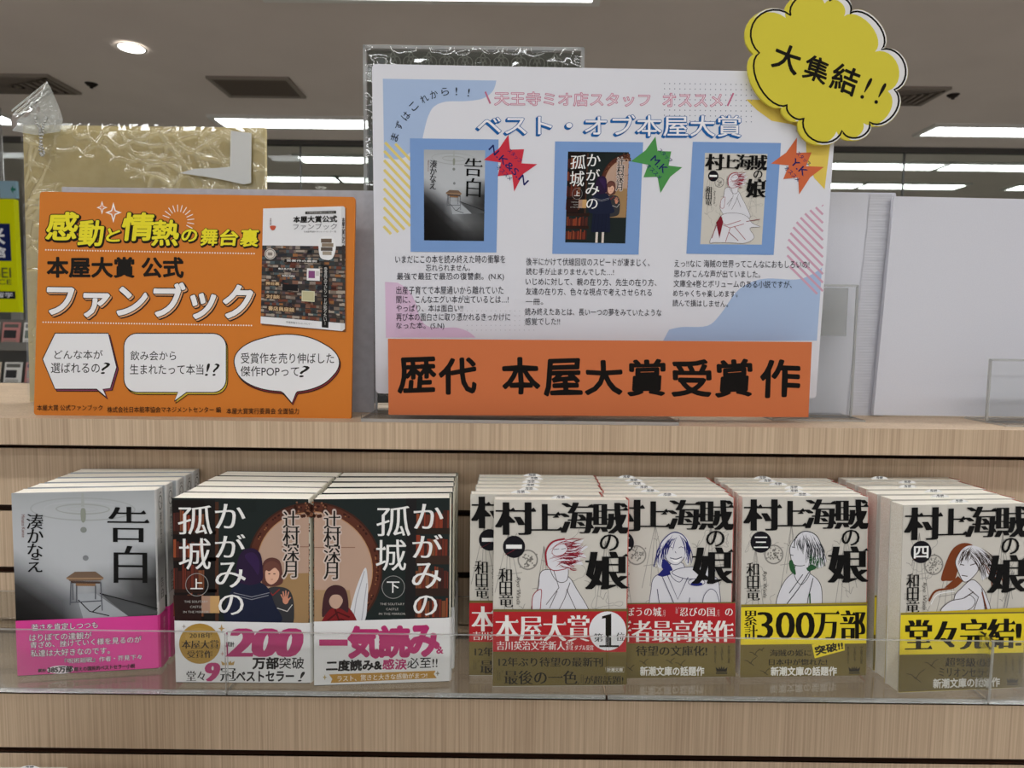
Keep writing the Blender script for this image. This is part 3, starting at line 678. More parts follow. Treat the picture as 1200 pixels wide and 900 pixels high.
def fig_four(a):
    a.part = 'cover_picture'; k = '#3a2c26'; n = '#7a3c1c'
    a.blob([(1102, 680), (1108, 660), (1116, 644), (1128, 637), (1140, 640), (1136, 652), (1124, 664), (1118, 680), (1108, 682)], n)
    a.poly([(1106, 690), (1122, 676), (1128, 682), (1118, 690)], n); a.strokes([spline([(1088, 706), (1096, 694), (1116, 690), (1126, 682)], False, 5)], 2.4, n)
    a.strokes([spline([(1090, 710), (1098, 698), (1118, 694)], False, 5)], 1.0, '#f0f0f0')
    outline(a, [(1120, 718), (1118, 700), (1126, 690), (1138, 680), (1148, 686), (1156, 700), (1158, 720)], WHT, k)
    outline(a, [(1121, 668), (1119, 658), (1126, 646), (1140, 643), (1148, 652), (1146, 668), (1136, 680), (1128, 682)], WHT, k)
    a.blob([(1120, 662), (1124, 648), (1134, 640), (1148, 642), (1158, 652), (1166, 666), (1172, 682), (1158, 676), (1150, 680), (1148, 668), (1144, 654), (1134, 650), (1126, 656)], WHT)
    flow(a, [(1128, 644), (1138, 640), (1148, 643)], [(1150, 678), (1162, 680), (1174, 672)], 30, k, 31, -4, .8); flow(a, [(1132, 642), (1142, 641)], [(1121, 664), (1134, 658)], 14, k, 33, 3, .8); flow(a, [(1150, 660), (1158, 655)], [(1162, 690), (1178, 684)], 10, n, 35, -2, 1.3)
    a.strokes([[(1124, 662), (1129, 663)], [(1136, 663), (1142, 661)], [(1126, 675), (1133, 676)]], .9, k)
    outline(a, [(1102, 718), (1112, 706), (1128, 702), (1136, 698), (1142, 706), (1132, 716)], WHT, k)
    a.strokes([[(1134, 690), (1146, 700), (1140, 716)], [(1140, 694), (1128, 702)], [(1150, 690), (1154, 716)]], .8, k); a.strokes([[(1150, 694), (1156, 716)]], 1.6, n)
    a.strokes([[(1186, 668), (1176, 712)], [(1188, 669), (1179, 712)]], .8, '#8d8d8d')

# paper bands
def band_pink(a):
    a.part = 'paper_band'
    def row(t, xl, xr, yl0, yl1, yr0, yr1):
        q = [(xl, yl0), (xr, yr0), (xr, yr1), (xl, yl1)]
        a.text(t, q, '#5d2a48', bold=.05); a.lv += 1; a.text(t, q, '#f3e9f0', bold=.005); a.lv += 1
    row('若さを肯定しつつも', 38, 115, 732.5, 740.5, 728.5, 736); row('はりぼての達観が', 36, 108, 744, 752.5, 740.5, 748.5)
    row('青ざめ、挫けていく様を見るのが', 37, 165.5, 753, 760.5, 744.5, 752); row('私達は大好きなのです。', 37.5, 129, 762.5, 770.5, 757.5, 765.5); row('『呪術廻戦』作者・芥見下々', 77, 166, 771.7, 777.5, 765.7, 771.7)
    a.ell(72, 784.5, 15.5, 4.7, '#f3e9f0', rot=-.04)
    a.text('累計', [(46, 784), (55.5, 783.5), (55.5, 787.5), (46, 788)], '#14090f', bold=.03); a.text('385万部', [(57.5, 781.5), (86, 780), (86, 787), (57.5, 788.5)], '#14090f', bold=.05)
    a.text('超えの国民的ベストセラー小説', [(88, 781.5), (158, 776.5), (158, 781.5), (88, 786.5)], '#14090f', bold=.03)
def crown(a, x0, y0, x1, y1, c):
    f = lambda u, v: (x0+(x1-x0)*u, y0+(y1-y0)*v)
    a.poly([f(.08, 1), f(0, .2), f(.25, .6), f(.3, .1), (f(.42, .55)), f(.5, 0), f(.58, .55), f(.7, .1), f(.75, .6), f(1, .2), f(.92, 1)], c)
def star4(a, x, y, r, c): a.poly([(x, y-r), (x+r*.22, y-r*.22), (x+r*.8, y), (x+r*.22, y+r*.22), (x, y+r), (x-r*.22, y+r*.22), (x-r*.8, y), (x-r*.22, y-r*.22)], c)
def band_award(a):
    a.part = 'paper_band'; M = '#b53a72'; K = '#141213'
    a.ell(234.5, 753.3, 24.3, 23.6, '#b08b3e'); a.ell(233, 745, 16, 10, '#b89449'); a.lv += 1
    a.mincho('2018年', (222.5, 740, 249, 747), K, wt=.03); a.mincho('本屋大賞', (213.5, 749, 256.5, 759), K, wt=.04); a.mincho('受賞作', (220, 761, 249, 770), K, wt=.04)
    a.text('200', (272, 735.5, 352, 769), M, bold=.0, serif=.075, shear=.18); a.text('累計', (265, 751, 275, 757), K, bold=.02)
    a.text('万部', (296.7, 769.5, 327, 783), K, bold=.04); a.text('突破', (328, 769.5, 357, 783), K, bold=.01)
    a.mincho('堂々', (219, 785, 240.5, 797), K, wt=.03); a.text('9', (242, 775.5, 256, 797.5), M, serif=.07, shear=.12); a.mincho('冠', (258.5, 782, 276.8, 797.5), K, wt=.03)
    a.text('ベストセラー', (277.5, 786, 345, 797.5), K, bold=.035); a.text('!', (352, 786.5, 356.5, 798), K, shear=.2)
    crown(a, 259.5, 772.5, 275.5, 778.5, '#b9975a'); star4(a, 216, 733, 3, '#a9a49c'); star4(a, 260, 735.5, 5, '#b9975a'); star4(a, 261, 765, 3, '#c9a7a0')
def band_tears(a):
    a.part = 'paper_band'; M = '#b8346f'; K = '#141213'
    a.rect(374.5, 748, 408, 755.3, M)
    for c, q in zip('気読み', ((409.5, 733.5, 444, 769), (445.5, 733, 480, 768), (480.5, 732.5, 514.5, 766.5))): a.text(c, q, M, bold=.055)
    a.text('&', (512.8, 756, 520.5, 764.3), M, bold=.03)
    a.text('二度読み&', [(383, 773), (448, 771.5), (448, 784), (383, 785.5)], K, bold=.045); a.text('感涙', (449.5, 771, 477.5, 783.3), M, bold=.03); a.text('必至!!', [(478.5, 769.5), (514, 768.5), (514, 781.3), (478.5, 782.3)], K, bold=.01)
    a.poly([(386, 789.5), (512, 784.8), (510, 789), (513.5, 793.7), (388, 799.8), (390, 795)], '#b98b3c'); star4(a, 381, 793, 3.5, '#b9a56e'); star4(a, 514.5, 788, 3.5, '#8d8676')
    a.mincho('ラスト、驚きと大きな感動がまつ!', [(396, 790.8), (502, 787), (502, 793.5), (396, 798.2)], '#f2ecdf', wt=.02)
OL, RED, YEL = '#756739', '#b5262c', '#ecd631'
def two_tone(a, tl, tr, ml, mr, bl, br, top):
    a.part = 'paper_band'; a.poly([tl, tr, mr, ml], top); a.poly([ml, mr, br, bl], OL)
def band_first(a):
    K = '#17140d'; W_ = '#f0eeea'
    a.part = 'paper_band'; a.poly([(577.8, 715.8), (734.2, 715), (733.4, 763), (577.2, 763)], RED); a.poly([(577.2, 763), (733.4, 763), (732.6, 801.8), (576.8, 803.6)], OL); a.poly([(577.9, 714.4), (734.3, 713.8), (734.2, 715.2), (577.8, 716)], OL)
    a.mincho('本屋大賞', (581, 719.5, 690, 751), W_, wt=.05); a.mincho('吉川英治文学新人賞', (581.8, 750.3, 671.5, 761), W_, wt=.035); a.mincho('ダブル受賞', (673, 755, 695, 761), W_, wt=.02)
    a.ell(711.8, 738.3, 21.8, 23, '#e9e9ec'); a.poly([(705.5, 721), (716, 718), (716, 757), (709.3, 757), (709.3, 723.3), (705, 724)], K); a.rect(702, 755, 725, 757.3, K)
    a.mincho('第', (695.8, 741, 706, 751), K, wt=.03); a.mincho('位', (721.7, 740, 731.5, 750), K, wt=.03)
    a.mincho('12年ぶり待望の最新刊', (584, 769.3, 706, 780.3), K, wt=.026); a.mincho('『最後の一色』', (582.5, 784.7, 683.5, 801.5), K, wt=.034); a.mincho('が超話題!', (684.7, 791, 730, 801), K, wt=.02)
    a.strokes([[(709.5, 781), (731, 781), (731, 786.6), (709.5, 786.6), (709.5, 781)]], .5, '#cfcabb'); a.text('新潮文庫', (711, 781.8, 729.5, 785.8), '#efece4', bold=.02)
def crown_blurb(a, x0, y0, dy):
    K = '#221d10'
    for i, t in enumerate(('本を選ぶなら', 'いま読む本!', '文庫の夏')):
        a.text(t, [(x0+2+i*8.5+4, y0), (x0+2+i*8.5+2.5, y0+22), (x0+2+i*8.5-.5, y0+22), (x0+2+i*8.5+1, y0)] if False else (x0+2+i*8, y0, x0+5+i*8, y0+21), K, vert=True, line=.85)
    crown(a, x0+4, y0+dy, x0+18, y0+dy+7, K); a.rect(x0+4.5, y0+dy+7.6, x0+17.5, y0+dy+9.5, '#3a331c')
def birds(a, L, c='#3b3319'):
    a.strokes([s for x, y, k in L for s in ([(x-k, y-k*.2), (x-k*.4, y-k*.1), (x, y+k*.35)], [(x, y+k*.35), (x+k*.4, y-k*.3), (x+k, y-k*.7)], [(x-k*.2, y+k*.1), (x+k*.6, y+k*.7)])], .8, c)
def band_masterpiece(a):
    W_ = '#f0eeea'; K = '#1b170d'
    a.part = 'paper_band'; a.poly([(715.6, 707.6), (861.2, 706.2), (861.2, 753), (715.7, 753.2)], RED); a.poly([(715.7, 753.2), (861.2, 753), (861.2, 792), (715.8, 794.4)], OL); a.poly([(715.6, 706.4), (861.2, 705), (861.2, 706.4), (715.6, 707.8)], OL)
    a.mincho('『のぼうの城』『忍びの国』の', (718, 711, 858, 721.8), W_, wt=.03); a.mincho('著者最高傑作', (716.5, 726, 858, 752), W_, wt=.05)
    a.mincho('待望の文庫化!', (745, 756, 828, 768), K, wt=.026); birds(a, [(738, 782, 5), (754, 775, 5), (785, 774, 5), (797, 777, 6)])
    a.text('新潮文庫の話題作', (750, 780.5, 824.5, 791), '#e9e7e0', bold=.03); crown_blurb(a, 834, 755.5, 24)
def band_million(a):
    K = '#15120b'
    a.part = 'paper_band'; a.poly([(867.8, 710), (1015.2, 707.6), (1014.7, 752.8), (866.9, 754.3)], YEL); a.poly([(866.9, 754.3), (1014.7, 752.8), (1014.1, 791), (866.1, 792.8)], OL); a.poly([(867.8, 708.6), (1015.2, 706.2), (1015.2, 707.8), (867.8, 710.2)], OL)
    a.mincho('累計', (871.3, 714, 886, 748), K, vert=True, wt=.045, line=.85); a.text('300', (887, 715, 952.5, 747.8), K, bold=-.018, serif=.042); a.mincho('万部', (953, 713, 1012.5, 748), K, wt=.058)
    a.mincho('海賊の姫に', (901, 760, 949, 768), K, wt=.024); a.mincho('日本中が惚れた!', (899.7, 771, 968, 778.7), K, wt=.024); a.text('新潮文庫の話題作', (902, 780.5, 979.5, 791), '#e9e7e0', bold=.03)
    a.poly([(950, 754), (988.5, 748), (989, 761), (953.5, 770.5)], YEL); a.text('突破!!', [(953, 756.5), (986, 750.5), (987, 759.5), (955.5, 767)], K, bold=.04)
    birds(a, [(883, 764, 6), (891, 760, 3), (878, 774, 7), (895, 786, 6)]); crown_blurb(a, 989.5, 756, 23.5)
def band_finale(a):
    K = '#15120b'
    a.part = 'paper_band'; a.poly([(1054.2, 722), (1200.3, 717.5), (1198.2, 763.5), (1053.3, 768.3)], YEL); a.poly([(1053.3, 768.3), (1198.2, 763.5), (1196.8, 803.6), (1052.6, 811)], OL); a.poly([(1054.3, 720.5), (1200.3, 716), (1200.2, 717.7), (1054.2, 722.2)], OL)
    a.mincho('堂々完結!', [(1061, 727), (1195, 723), (1194, 759), (1061, 764)], K, wt=.07)
    a.mincho('超弩級の', (1106.7, 770.5, 1153, 781), K, wt=.024); a.mincho('ミリオンセラー', (1099, 782.5, 1160, 792.5), K, wt=.024); a.text('新潮文庫の話題作', [(1092.5, 795.5), (1170, 792.5), (1170, 803), (1092.5, 806)], '#e9e7e0', bold=.03)
    birds(a, [(1090, 778, 8), (1072, 792, 11)]); crown_blurb(a, 1174, 767, 25)

# ------------------------------------------------------------------ paperbacks
BM = {'*': GLOSSINK, 'page_block': PAGES}
CVR = .0005
def make_book(label, group, Q, pz, H, T, front, spine, band_h, band_fn, art_fns, spine_print=None, slip=False, band_spine=None, W=.105, band_skew=0):
    M = pose(*pz, W)
    r = empty('paperback_book', (0, 0, 0), label, 'book', group, M)
    parts = {}; hw = W/2
    # cover wraps front, spine (at the right) and back
    pbox(parts, 'cover', -hw, 0, 0, hw, CVR, H, front)
    pbox(parts, 'cover', -hw, T-CVR, 0, hw, T, H, front)
    n = 6; rad = .0022; P = []
    prof = [(hw, 0), (hw+.0008, .0006), (hw+.0013, .002), (hw+.0014, T/2), (hw+.0013, T-.002), (hw+.0008, T-.0006), (hw, T)]
    g = Geo()
    for (xa, ya), (xb, yb) in zip(prof[:-1], prof[1:]): g.face([(xa, ya, 0), (xb, yb, 0), (xb, yb, H), (xa, ya, H)])
    inn = [(hw-.0005, CVR), (hw+.0008, .003), (hw+.0008, T-.003), (hw-.0005, T-CVR)]
    for zz in (0, H): g.face([(x, y, zz) for x, y in prof] + [(x, y, zz) for x, y in inn[::-1]])
    d = parts['cover']; k = len(d[0]); d[0].extend(g.v); d[1].extend(tuple(k+i for i in f) for f in g.f); d[2].extend([lin(spine)]*len(g.v))
    Hm = homog(Q, [(-hw, H), (hw, H), (hw, 0), (-hw, 0)])
    a = Art(parts, Hm, 0.0)
    for fn in art_fns: fn(a)
    # paper band
    if band_h:
        bd = {}; t = .00025; lift = .0009
        cb = band_spine
        nf = 10                                            # the band bellies out slightly, and rounds over the spine edge
        fx = [(-hw, -lift*.7), (0, -lift), (hw-.004, -lift), (hw+.0004, -lift+.0004), (hw+.0018, .0012), (hw+.0021, T/2), (hw+.0017, T-.001), (hw, T+.0005), (-hw, T+.0005)]
        sk = lambda x: band_h+band_skew*(x+hw)/W
        g = Geo()
        for (xa, ya), (xb, yb) in zip(fx[:-1], fx[1:]):
            g.face([(xa, ya, .0008), (xb, yb, .0008), (xb, yb, sk(min(xb, hw))), (xa, ya, sk(min(xa, hw)))])
        bd['paper_band'] = (list(g.v), list(g.f), [])
        cols = []
        for (xa, ya), (xb, yb) in zip(fx[:-1], fx[1:]): cols += [lin(cb)]*4
        bd['paper_band'][2].extend(cols); parts['paper_band'] = bd['paper_band']
        b = Art(parts, Hm, -lift-.0001)
        band_fn(b)
    if spine_print: spine_print(parts, hw+.00145, T, H)
    g = Geo(); g.box(-hw+.0008, CVR, .0006, hw-.0004, T-CVR, H-.0002)
    build_parts(parts, r, BM)
    g.build('page_block', PAGES, r)
    if slip:
        s = {}
        pts = [(-.010+.0005*i, 0) for i in (0,)] + [(.0085*math.cos(t), .0032*math.sin(t)) for t in np.linspace(0, math.pi, 12)]
        pts = [(.0085*math.cos(t), H-.001+.0034*math.sin(t)) for t in np.linspace(0, math.pi, 14)]
        pprism(s, 'sales_slip', pts, T*.5-.0001, T*.5+.0001, '#f2f2f2')
        b = Art(s, homog([(0, 0), (17, 0), (17, 6), (0, 6)], [(-.0085, H+.0028), (.0085, H+.0028), (.0085, H-.001), (-.0085, H-.001)]), T*.5-.00012)
        b.part = 'sales_slip'; b.text('定価', (5.5, 1.0, 11.5, 2.9), '#22222a', bold=.03); b.text('(本体)', (5.5, 3.2, 11.5, 4.8), '#22222a', bold=.02)
        build_parts(s, r, {'*': INK})
    return r
SHOWN_BACK = {'cover', 'page_block', 'paper_band', 'sales_slip'}
JR = random.Random(11)
def copy_book(src, label, dx, dy, group, keep=SHOWN_BACK, dyaw=0, slip_dx=0, dz=0):
    c = src.copy(); COL.objects.link(c); c['label'] = label; c['group'] = group
    M = src.matrix_world.copy(); c.matrix_world = Matrix.Translation((dx, dy, dz)) @ M @ Matrix.Rotation(dyaw, 4, 'Z')
    for ch in src.children:
        st = ch.name.split('.')[0]
        if st in keep:
            d = ch.copy(); COL.objects.link(d); d.parent = c
            if st == 'sales_slip': d.location.x += slip_dx
    return c
ORD = ['second', 'third', 'fourth', 'fifth', 'sixth', 'seventh', 'eighth', 'ninth']
def stack(src, n, T, yaw, desc, group, gap=.0012, x0=0, y0=0, start=0, jit=.0012, slips=None):
    for i in range(n):
        d = (i+1)*(T+gap)
        dx = x0 - math.sin(yaw)*d*.25 + JR.uniform(-jit, jit); dy = y0 + d
        last = ', hindmost of its stack' if i == n-1 else ', %s in its stack' % ORD[i+start]
        copy_book(src, desc + last, dx, dy, group, dyaw=-yaw*.12*(i+1)+JR.uniform(-.004, .004), slip_dx=(slips[i % len(slips)] if slips else 0))

def spine_desk(parts, x, T, H):
    a = Art(parts, homog([(0, 0), (20, 0), (20, 148), (0, 148)], [(0, H), (T, H), (T, 0), (0, 0)])); a.part = 'sp'
    a.grad([(0, 40), (20, 40), (20, 92), (0, 92)], [['#c3c5c6']*2, ['#77797b']*2, ['#a0a2a4']*2, ['#b9bbbc']*2]); a.ring(10, 12, 5, 6, .8, '#333'*2 if False else '#3a3a3a'); a.dots([(8, 11), (12, 13)], .8, '#3a3a3a'); a.text('双葉', (7, 3, 13, 5), '#3a3a3a')
    a.mincho('湊かなえ', (7.5, 20, 12.5, 46), '#1c1c1c', vert=True, line=.9); a.mincho('告白', (6.5, 74, 13.5, 92), '#1c1c1c', vert=True, line=1)
    a.rect(0, 104, 20, 148, '#d0468f'); a.lv += 1; a.text('累計385万部', (7.5, 108, 12.5, 142), '#e8b6d0', vert=True)
    # turn the flat print onto the spine face
    v, f, c = parts.pop('sp'); d = parts['cover']; k = len(d[0])
    d2 = parts['paper_band'] if 'paper_band' in parts else d
    d[0].extend((x-q[1]+(.0009 if q[2] < .0445 else 0), q[0], q[2]) for q in v); d[1].extend(tuple(k+i for i in ff) for ff in f); d[2].extend(c)
def spine_line(badge):
    def fn(parts, x, T, H):
        a = Art(parts, homog([(0, 0), (20, 0), (20, 148), (0, 148)], [(0, H), (T, H), (T, 0), (0, 0)])); a.part = 'sp'
        a.mincho('村上海賊の娘', (6, 10, 14, 62), '#f0e4da', vert=True, line=.9); a.mincho('和田竜', (7, 72, 13, 96), '#f0e4da', vert=True, line=.9)
        v, f, c = parts.pop('sp'); d = parts['cover']; k = len(d[0])
        d[0].extend((x-q[1], q[0], q[2]) for q in v); d[1].extend(tuple(k+i for i in ff) for ff in f); d[2].extend(c)
    return fn
ZL = -.2804
GA, GB, GC = 'grey desk-cover paperbacks', 'dark mirror-cover paperbacks with gold medal band', 'dark mirror-cover paperbacks with gold ribbon band'
bA = make_book('front grey paperback with a school desk on its cover and a pink paper band', GA, QA, (-.3906, .5193, ZL, .1461, .0196, 0), .1476, .0165,
               '#b4b7ba', '#cfd0d0', .0455, band_pink, [art_desk], spine_desk, band_spine='#e0479b', band_skew=-.0007)
stack(bA, 4, .0165, .1461, 'grey paperback with pink band, page tops and pale spine showing', GA, gap=.0019)
bB = make_book('front dark paperback with gold medal band, oval mirror at its right', GB, QB, (-.2613, .5128, ZL, .0129, .007, 0), .1475, .0195,
               '#1e2625', '#d9d6c6', .0505, band_award, [lambda a: art_mirror(a, QB, False)], band_spine='#e6e6e6', band_skew=-.0012)
stack(bB, 4, .0195, .0129, 'cream-spined paperback behind the gold medal band book', GB, gap=.0006)
bC = make_book('front dark paperback with magenta lettered band and gold ribbon, mirror at its left', GC, QC, (-.152, .5104, ZL, .086, .0327, 0), .1475, .0195,
               '#1e2625', '#d9d6c6', .0515, band_tears, [lambda a: art_mirror(a, QC, True)], band_spine='#e6e6e6', band_skew=.0006)
stack(bC, 4, .0195, .086, 'cream-spined paperback behind the gold ribbon band book', GC, gap=.0006)

def line_art(Q, num, ink, seed, fig):
    Hq = homog(QD, Q); inv = lambda a: a.sub(a.H @ Hq)
    def fn(a):
        s = inv(a); art_line(s, num, ink, seed); a.lv = s.lv; fig(a); s = inv(a); line_title(s); a.lv = s.lv+1
    return fn
GD, GE, GF, GG = ('line-art paperbacks, first volume with red band', 'line-art paperbacks, second volume with red band', 'line-art paperbacks, third volume with yellow band', 'line-art paperbacks, fourth volume with yellow band')
bD = make_book('front line-art paperback with a red band and white number one disc', GD, QD, (-.0124, .5123, ZL, .0435, .041, 0), .148, .0128,
               '#cfcbc2', '#c9685c', .0620, band_first, [line_art(QD, '一', '#9c2838', 1, fig_one)], spine_line(1), slip=True, band_spine=OL, band_skew=-.0003)
copy_book(bD, 'second red-banded line-art paperback, its left edge peeking out left of the number one disc book', -.0195, .0150, GD, SHOWN_BACK | {'title_lettering', 'author_lettering', 'volume_badge', 'cover_picture'}, dyaw=-.02, slip_dx=-.012, dz=.0003)
stack(bD, 5, .0128, .0435, 'first-volume line-art paperback with sales slip in its pages', GD, gap=.0004, x0=-.0155, y0=.0143, start=1, slips=[-.008, -.006, -.006, -.003, -.004])
poseE = (.0755, .5275, ZL, .045, .045, 0); ME = pose(*poseE, .105)
QE = [tuple(proj(ME @ Vector(p))) for p in ((-.0525, 0, .1472), (.0525, 0, .1472), (.0525, 0, 0), (-.0525, 0, 0))]
bE = make_book('front line-art paperback with red band and a blue-haired laughing figure', GE, QE, poseE, .1472, .0128,
               '#cfcbc2', '#c9685c', .0600, band_masterpiece, [line_art(QE, '二', '#1f2470', 2, fig_two)], spine_line(2), slip=True, band_spine='#8c3028')
stack(bE, 5, .0128, .045, 'second-volume line-art paperback with a red spine', GE, gap=.0004, slips=[-.012, -.016, -.019, -.018, -.022], x0=.001)
bF = make_book('front line-art paperback with yellow band reading three million', GF, QF, (.1883, .5314, ZL, .0556, .0597, 0), .1474, .0122,
               '#cfcbc2', '#c9685c', .0600, band_million, [line_art(QF, '三', '#2c5a36', 3, fig_three)], spine_line(3), slip=True, band_spine='#9c8a2a', band_skew=.0008)
stack(bF, 5, .0122, .0556, 'third-volume line-art paperback with a red spine', GF, gap=.0004, slips=[-.002, .003, -.006, -.008, -.01])
bG = make_book('front line-art paperback with yellow band and a brown-haired figure, nearest the frame edge', GG, QG, (.3049, .5100, ZL, .0997, .0419, 0), .1483, .0158,
               '#cfcbc2', '#c9685c', .0640, band_finale, [line_art(QG, '四', '#7a3c1c', 4, fig_four)], spine_line(4), slip=True, band_spine='#cdb52b', band_skew=.0012)
stack(bG, 5, .0158, .0997, 'fourth-volume line-art paperback showing its page edges', GG, gap=.0010, slips=[-.006, .002, -.012, .0, -.018], x0=.0003)

# ------------------------------------------------------------------ orange card with speech bubbles
QO = [(57, 224), (427, 229.5), (422, 490), (50, 485)]
def make_orange():
    pz = (-.4394, .6309-.012, -.084, .0064, .0983, -.0037); W, H = .2915, .2065
    M = pose(*pz, W); r = empty('promotional_card', (0, 0, 0), 'bright orange promotional card with three speech bubbles and a pictured book', 'sign', None, M)
    parts = {}; hw = W/2; OR = '#d07a2c'
    pts = []
    for cx, cz, a0 in ((hw-.003, .003, -90), (hw-.003, H-.003, 0), (-hw+.003, H-.003, 90), (-hw+.003, .003, 180)):
        pts += [(cx+.003*math.cos(math.radians(a0+k*18)), cz+.003*math.sin(math.radians(a0+k*18))) for k in range(6)]
    pprism(parts, 'board', pts, 0, .003, OR)
    a = Art(parts, homog(QO, [(-hw, H), (hw, H), (hw, 0), (-hw, 0)])); a.part = 'board'
    a.dots([(64+3.05*i, 292+.0164*3.05*i) for i in range(81)], .9, '#efe6da'); a.dots([(61+3.05*i, 376.5+.0145*3.05*i) for i in range(81)], .9, '#efe6da')
    for x, y, rr in ((129.8, 242.5, 8), (143.2, 248.3, 12)): star4(a, x, y, rr, '#f1ece8'); star4(a, x, y, rr*.6, '#d98a5a')
    L = []
    for i in range(12):
        t = math.radians(160-i*17); c = (219, 258); L.append([(c[0]+11*math.cos(t), c[1]-11*math.sin(t)), (c[0]+19*math.cos(t), c[1]-19*math.sin(t))])
    a.strokes(L, .9, '#f1ece8')
    a.part = 'headline_lettering'
    T = (('感', (66, 248.5, 101, 280)), ('動', (103, 258, 131, 287)), ('と', (135.5, 267, 151, 282)), ('情', (154, 249, 190, 280.5)), ('熱', (189.5, 257.5, 219.5, 286.5)), ('の', (223.5, 268, 241, 282)), ('舞', (246, 267, 265, 286.5)), ('台', (268.5, 268, 289, 286.5)), ('裏', (292.5, 267.5, 313, 287.5)))
    for c, q in T:
        a.text(c, q, '#1a1408', bold=.075, shear=.1, shift=(.9, 1.3)); 
    a.lv += 1
    for c, q in T: a.text(c, q, '#1a1408', bold=.06, shear=.1)
    a.lv += 1
    for c, q in T: a.text(c, q, '#e9dc2c', bold=.028, shear=.1)
    a.lv += 1
    a.text('本屋大賞', (66, 301, 167.5, 324), '#17120c', bold=.035); a.text('公式', (177, 301, 225, 324), '#17120c', bold=.035)
    a.part = 'title_lettering'
    q = [(66, 330.5), (306, 331.5), (304, 372.5), (66, 369)]
    for sh in ((2.4, 2.6), (1.8, 2), (1.2, 1.3), (.6, .7)): a.text('ファンブック', q, '#1d1812', bold=.055, shift=sh, shear=.06)
    a.lv += 1; a.text('ファンブック', q, '#d9a074', bold=.04, shift=(1.7, 1.8), shear=.06)
    a.lv += 1; a.text('ファンブック', q, '#1d1812', bold=.055, shear=.06)
    a.lv += 1; a.text('ファンブック', q, '#eeecec', bold=.03, shear=.06); a.lv += 1
    f = lambda P: [(x*.3667, 220+y*.3667) for x, y in P]
    def bubble(part, P, sc, off):
        a.part = part; P = f(P); n = len(P)
        sh = [(x+off[0], y+off[1]) for x, y in P]
        a.poly(sh, sc); a.strokes([sh+[sh[0], sh[1]]], 1.0, '#1b1510'); a.poly(P, '#e8e8ea'); a.strokes([P+[P[0], P[1]]], 1.1, '#1b1510')
    K = '#17130f'
    bubble('speech_bubble', [(165, 545), (205, 462), (375, 462), (402, 570), (382, 637), (358, 640), (368, 665), (338, 640), (205, 640)], '#7d3b52', (2, 2.5))
    a.text('どんな本が', (74.5, 409, 131, 419.8), K, bold=.004); a.text('選ばれるの', (70.5, 424, 127.5, 436), K, bold=.004); a.text('?', (130, 423.5, 138.5, 437), K, bold=.0, shear=.15)
    def rr(x0, y0, x1, y1, R, tail):
        P = []
        for cx, cy, a0 in ((x1-R, y1-R, 0), (x0+R, y1-R, 90)):
            P += [(cx+R*math.cos(math.radians(a0+k*15)), cy+R*math.sin(math.radians(a0+k*15))) for k in range(7)]
            if a0 == 0: P += tail
        for cx, cy, a0 in ((x0+R, y0+R, 180), (x1-R, y0+R, 270)): P += [(cx+R*math.cos(math.radians(a0+k*15)), cy+R*math.sin(math.radians(a0+k*15))) for k in range(7)]
        return P
    P = rr(425, 462, 752, 650, 42, [(625, 650), (586, 678), (598, 650)])
    bubble('speech_bubble.001', P, '#c7ad3a', (1.6, 2.4))
    a.text('飲み会から', (163.5, 410, 217, 421), K, bold=.004); a.text('生まれたって本当', (163, 425.5, 249, 437.5), K, bold=.004); a.text('!?', (252, 424.5, 267, 439), K, bold=.0, shear=.15)
    E_ = []
    for i in range(60):
        t = 2*math.pi*i/60; k = 1+.03*abs(math.cos(2.5*t+.4)); E_.append((944+165*k*math.cos(t), 557+90*k*math.sin(t)))
        if 13 <= i < 15 and i == 14: E_ += [(975, 652), (962, 683), (935, 652)]
    E_ = [p for p in E_ if not (933 < p[0] < 977 and 640 < p[1] < 651.9)]
    bubble('speech_bubble.002', E_, '#7d2f33', (1.2, 2.4))
    a.text('受賞作を売り伸ばした', (293, 412, 402, 424.5), K, bold=.004); a.text('傑作POPって', (292.5, 427.5, 361, 439.5), K, bold=.004); a.text('?', (362.5, 427, 372, 440.5), K, bold=.0, shear=.15)
    a.part = 'footer_lettering'
    a.text('本屋大賞 公式ファンブック', (54.3, 473, 131, 479.8), K, bold=.006); a.text('株式会社日本能率協会マネジメントセンター 編', (136.5, 475, 269.5, 482), K, bold=.006); a.text('本屋大賞実行委員会 全面協力', (276, 476.5, 361, 483.5), K, bold=.006)
    # the pictured book
    a.part = 'book_picture'
    g = lambda x, y: (310+x*.2, 220+y*.2)
    Hs = homog([(45, 117), (503, 103), (498, 830), (30, 788)], [(0, 0), (100, 0), (100, 150), (0, 150)])
    inv = np.linalg.inv(Hs)
    a.poly([g(55, 125), g(530, 112), g(530, 838), g(36, 798)], '#7a4a24')
    a.poly([g(45, 117), g(515, 103), g(525, 112), g(524, 820), g(508, 832), g(30, 788)], '#e4e4e6'); a.poly([g(503, 105), g(515, 103), g(525, 112), g(524, 820), g(508, 832), g(498, 829)], '#d6d6d8')
    A = a.H @ homog([(45, 117), (503, 103), (498, 830), (30, 788)], [g(45, 117), g(503, 103), g(498, 830), g(30, 788)]) @ inv
    s = a.sub(A); R = random.Random(5); pal = ['#5b4a40', '#3a3431', '#7a6d62', '#8d8177', '#6b3a2c', '#2a2a30', '#a3978a', '#4d5a5e', '#7f5a4a', '#96643c', '#54464c', '#333a3c']
    s.rect(0, 49, 105, 141, '#3a3330'); it = []
    for j in range(19):
        x = 0
        while x < 105:
            w_ = R.uniform(2.5, 8); y = 49+j*4.85; it.append((x, y+R.uniform(0, 1), min(x+w_, 105), y+R.uniform(3, 4.6), R.choice(pal))); x += w_
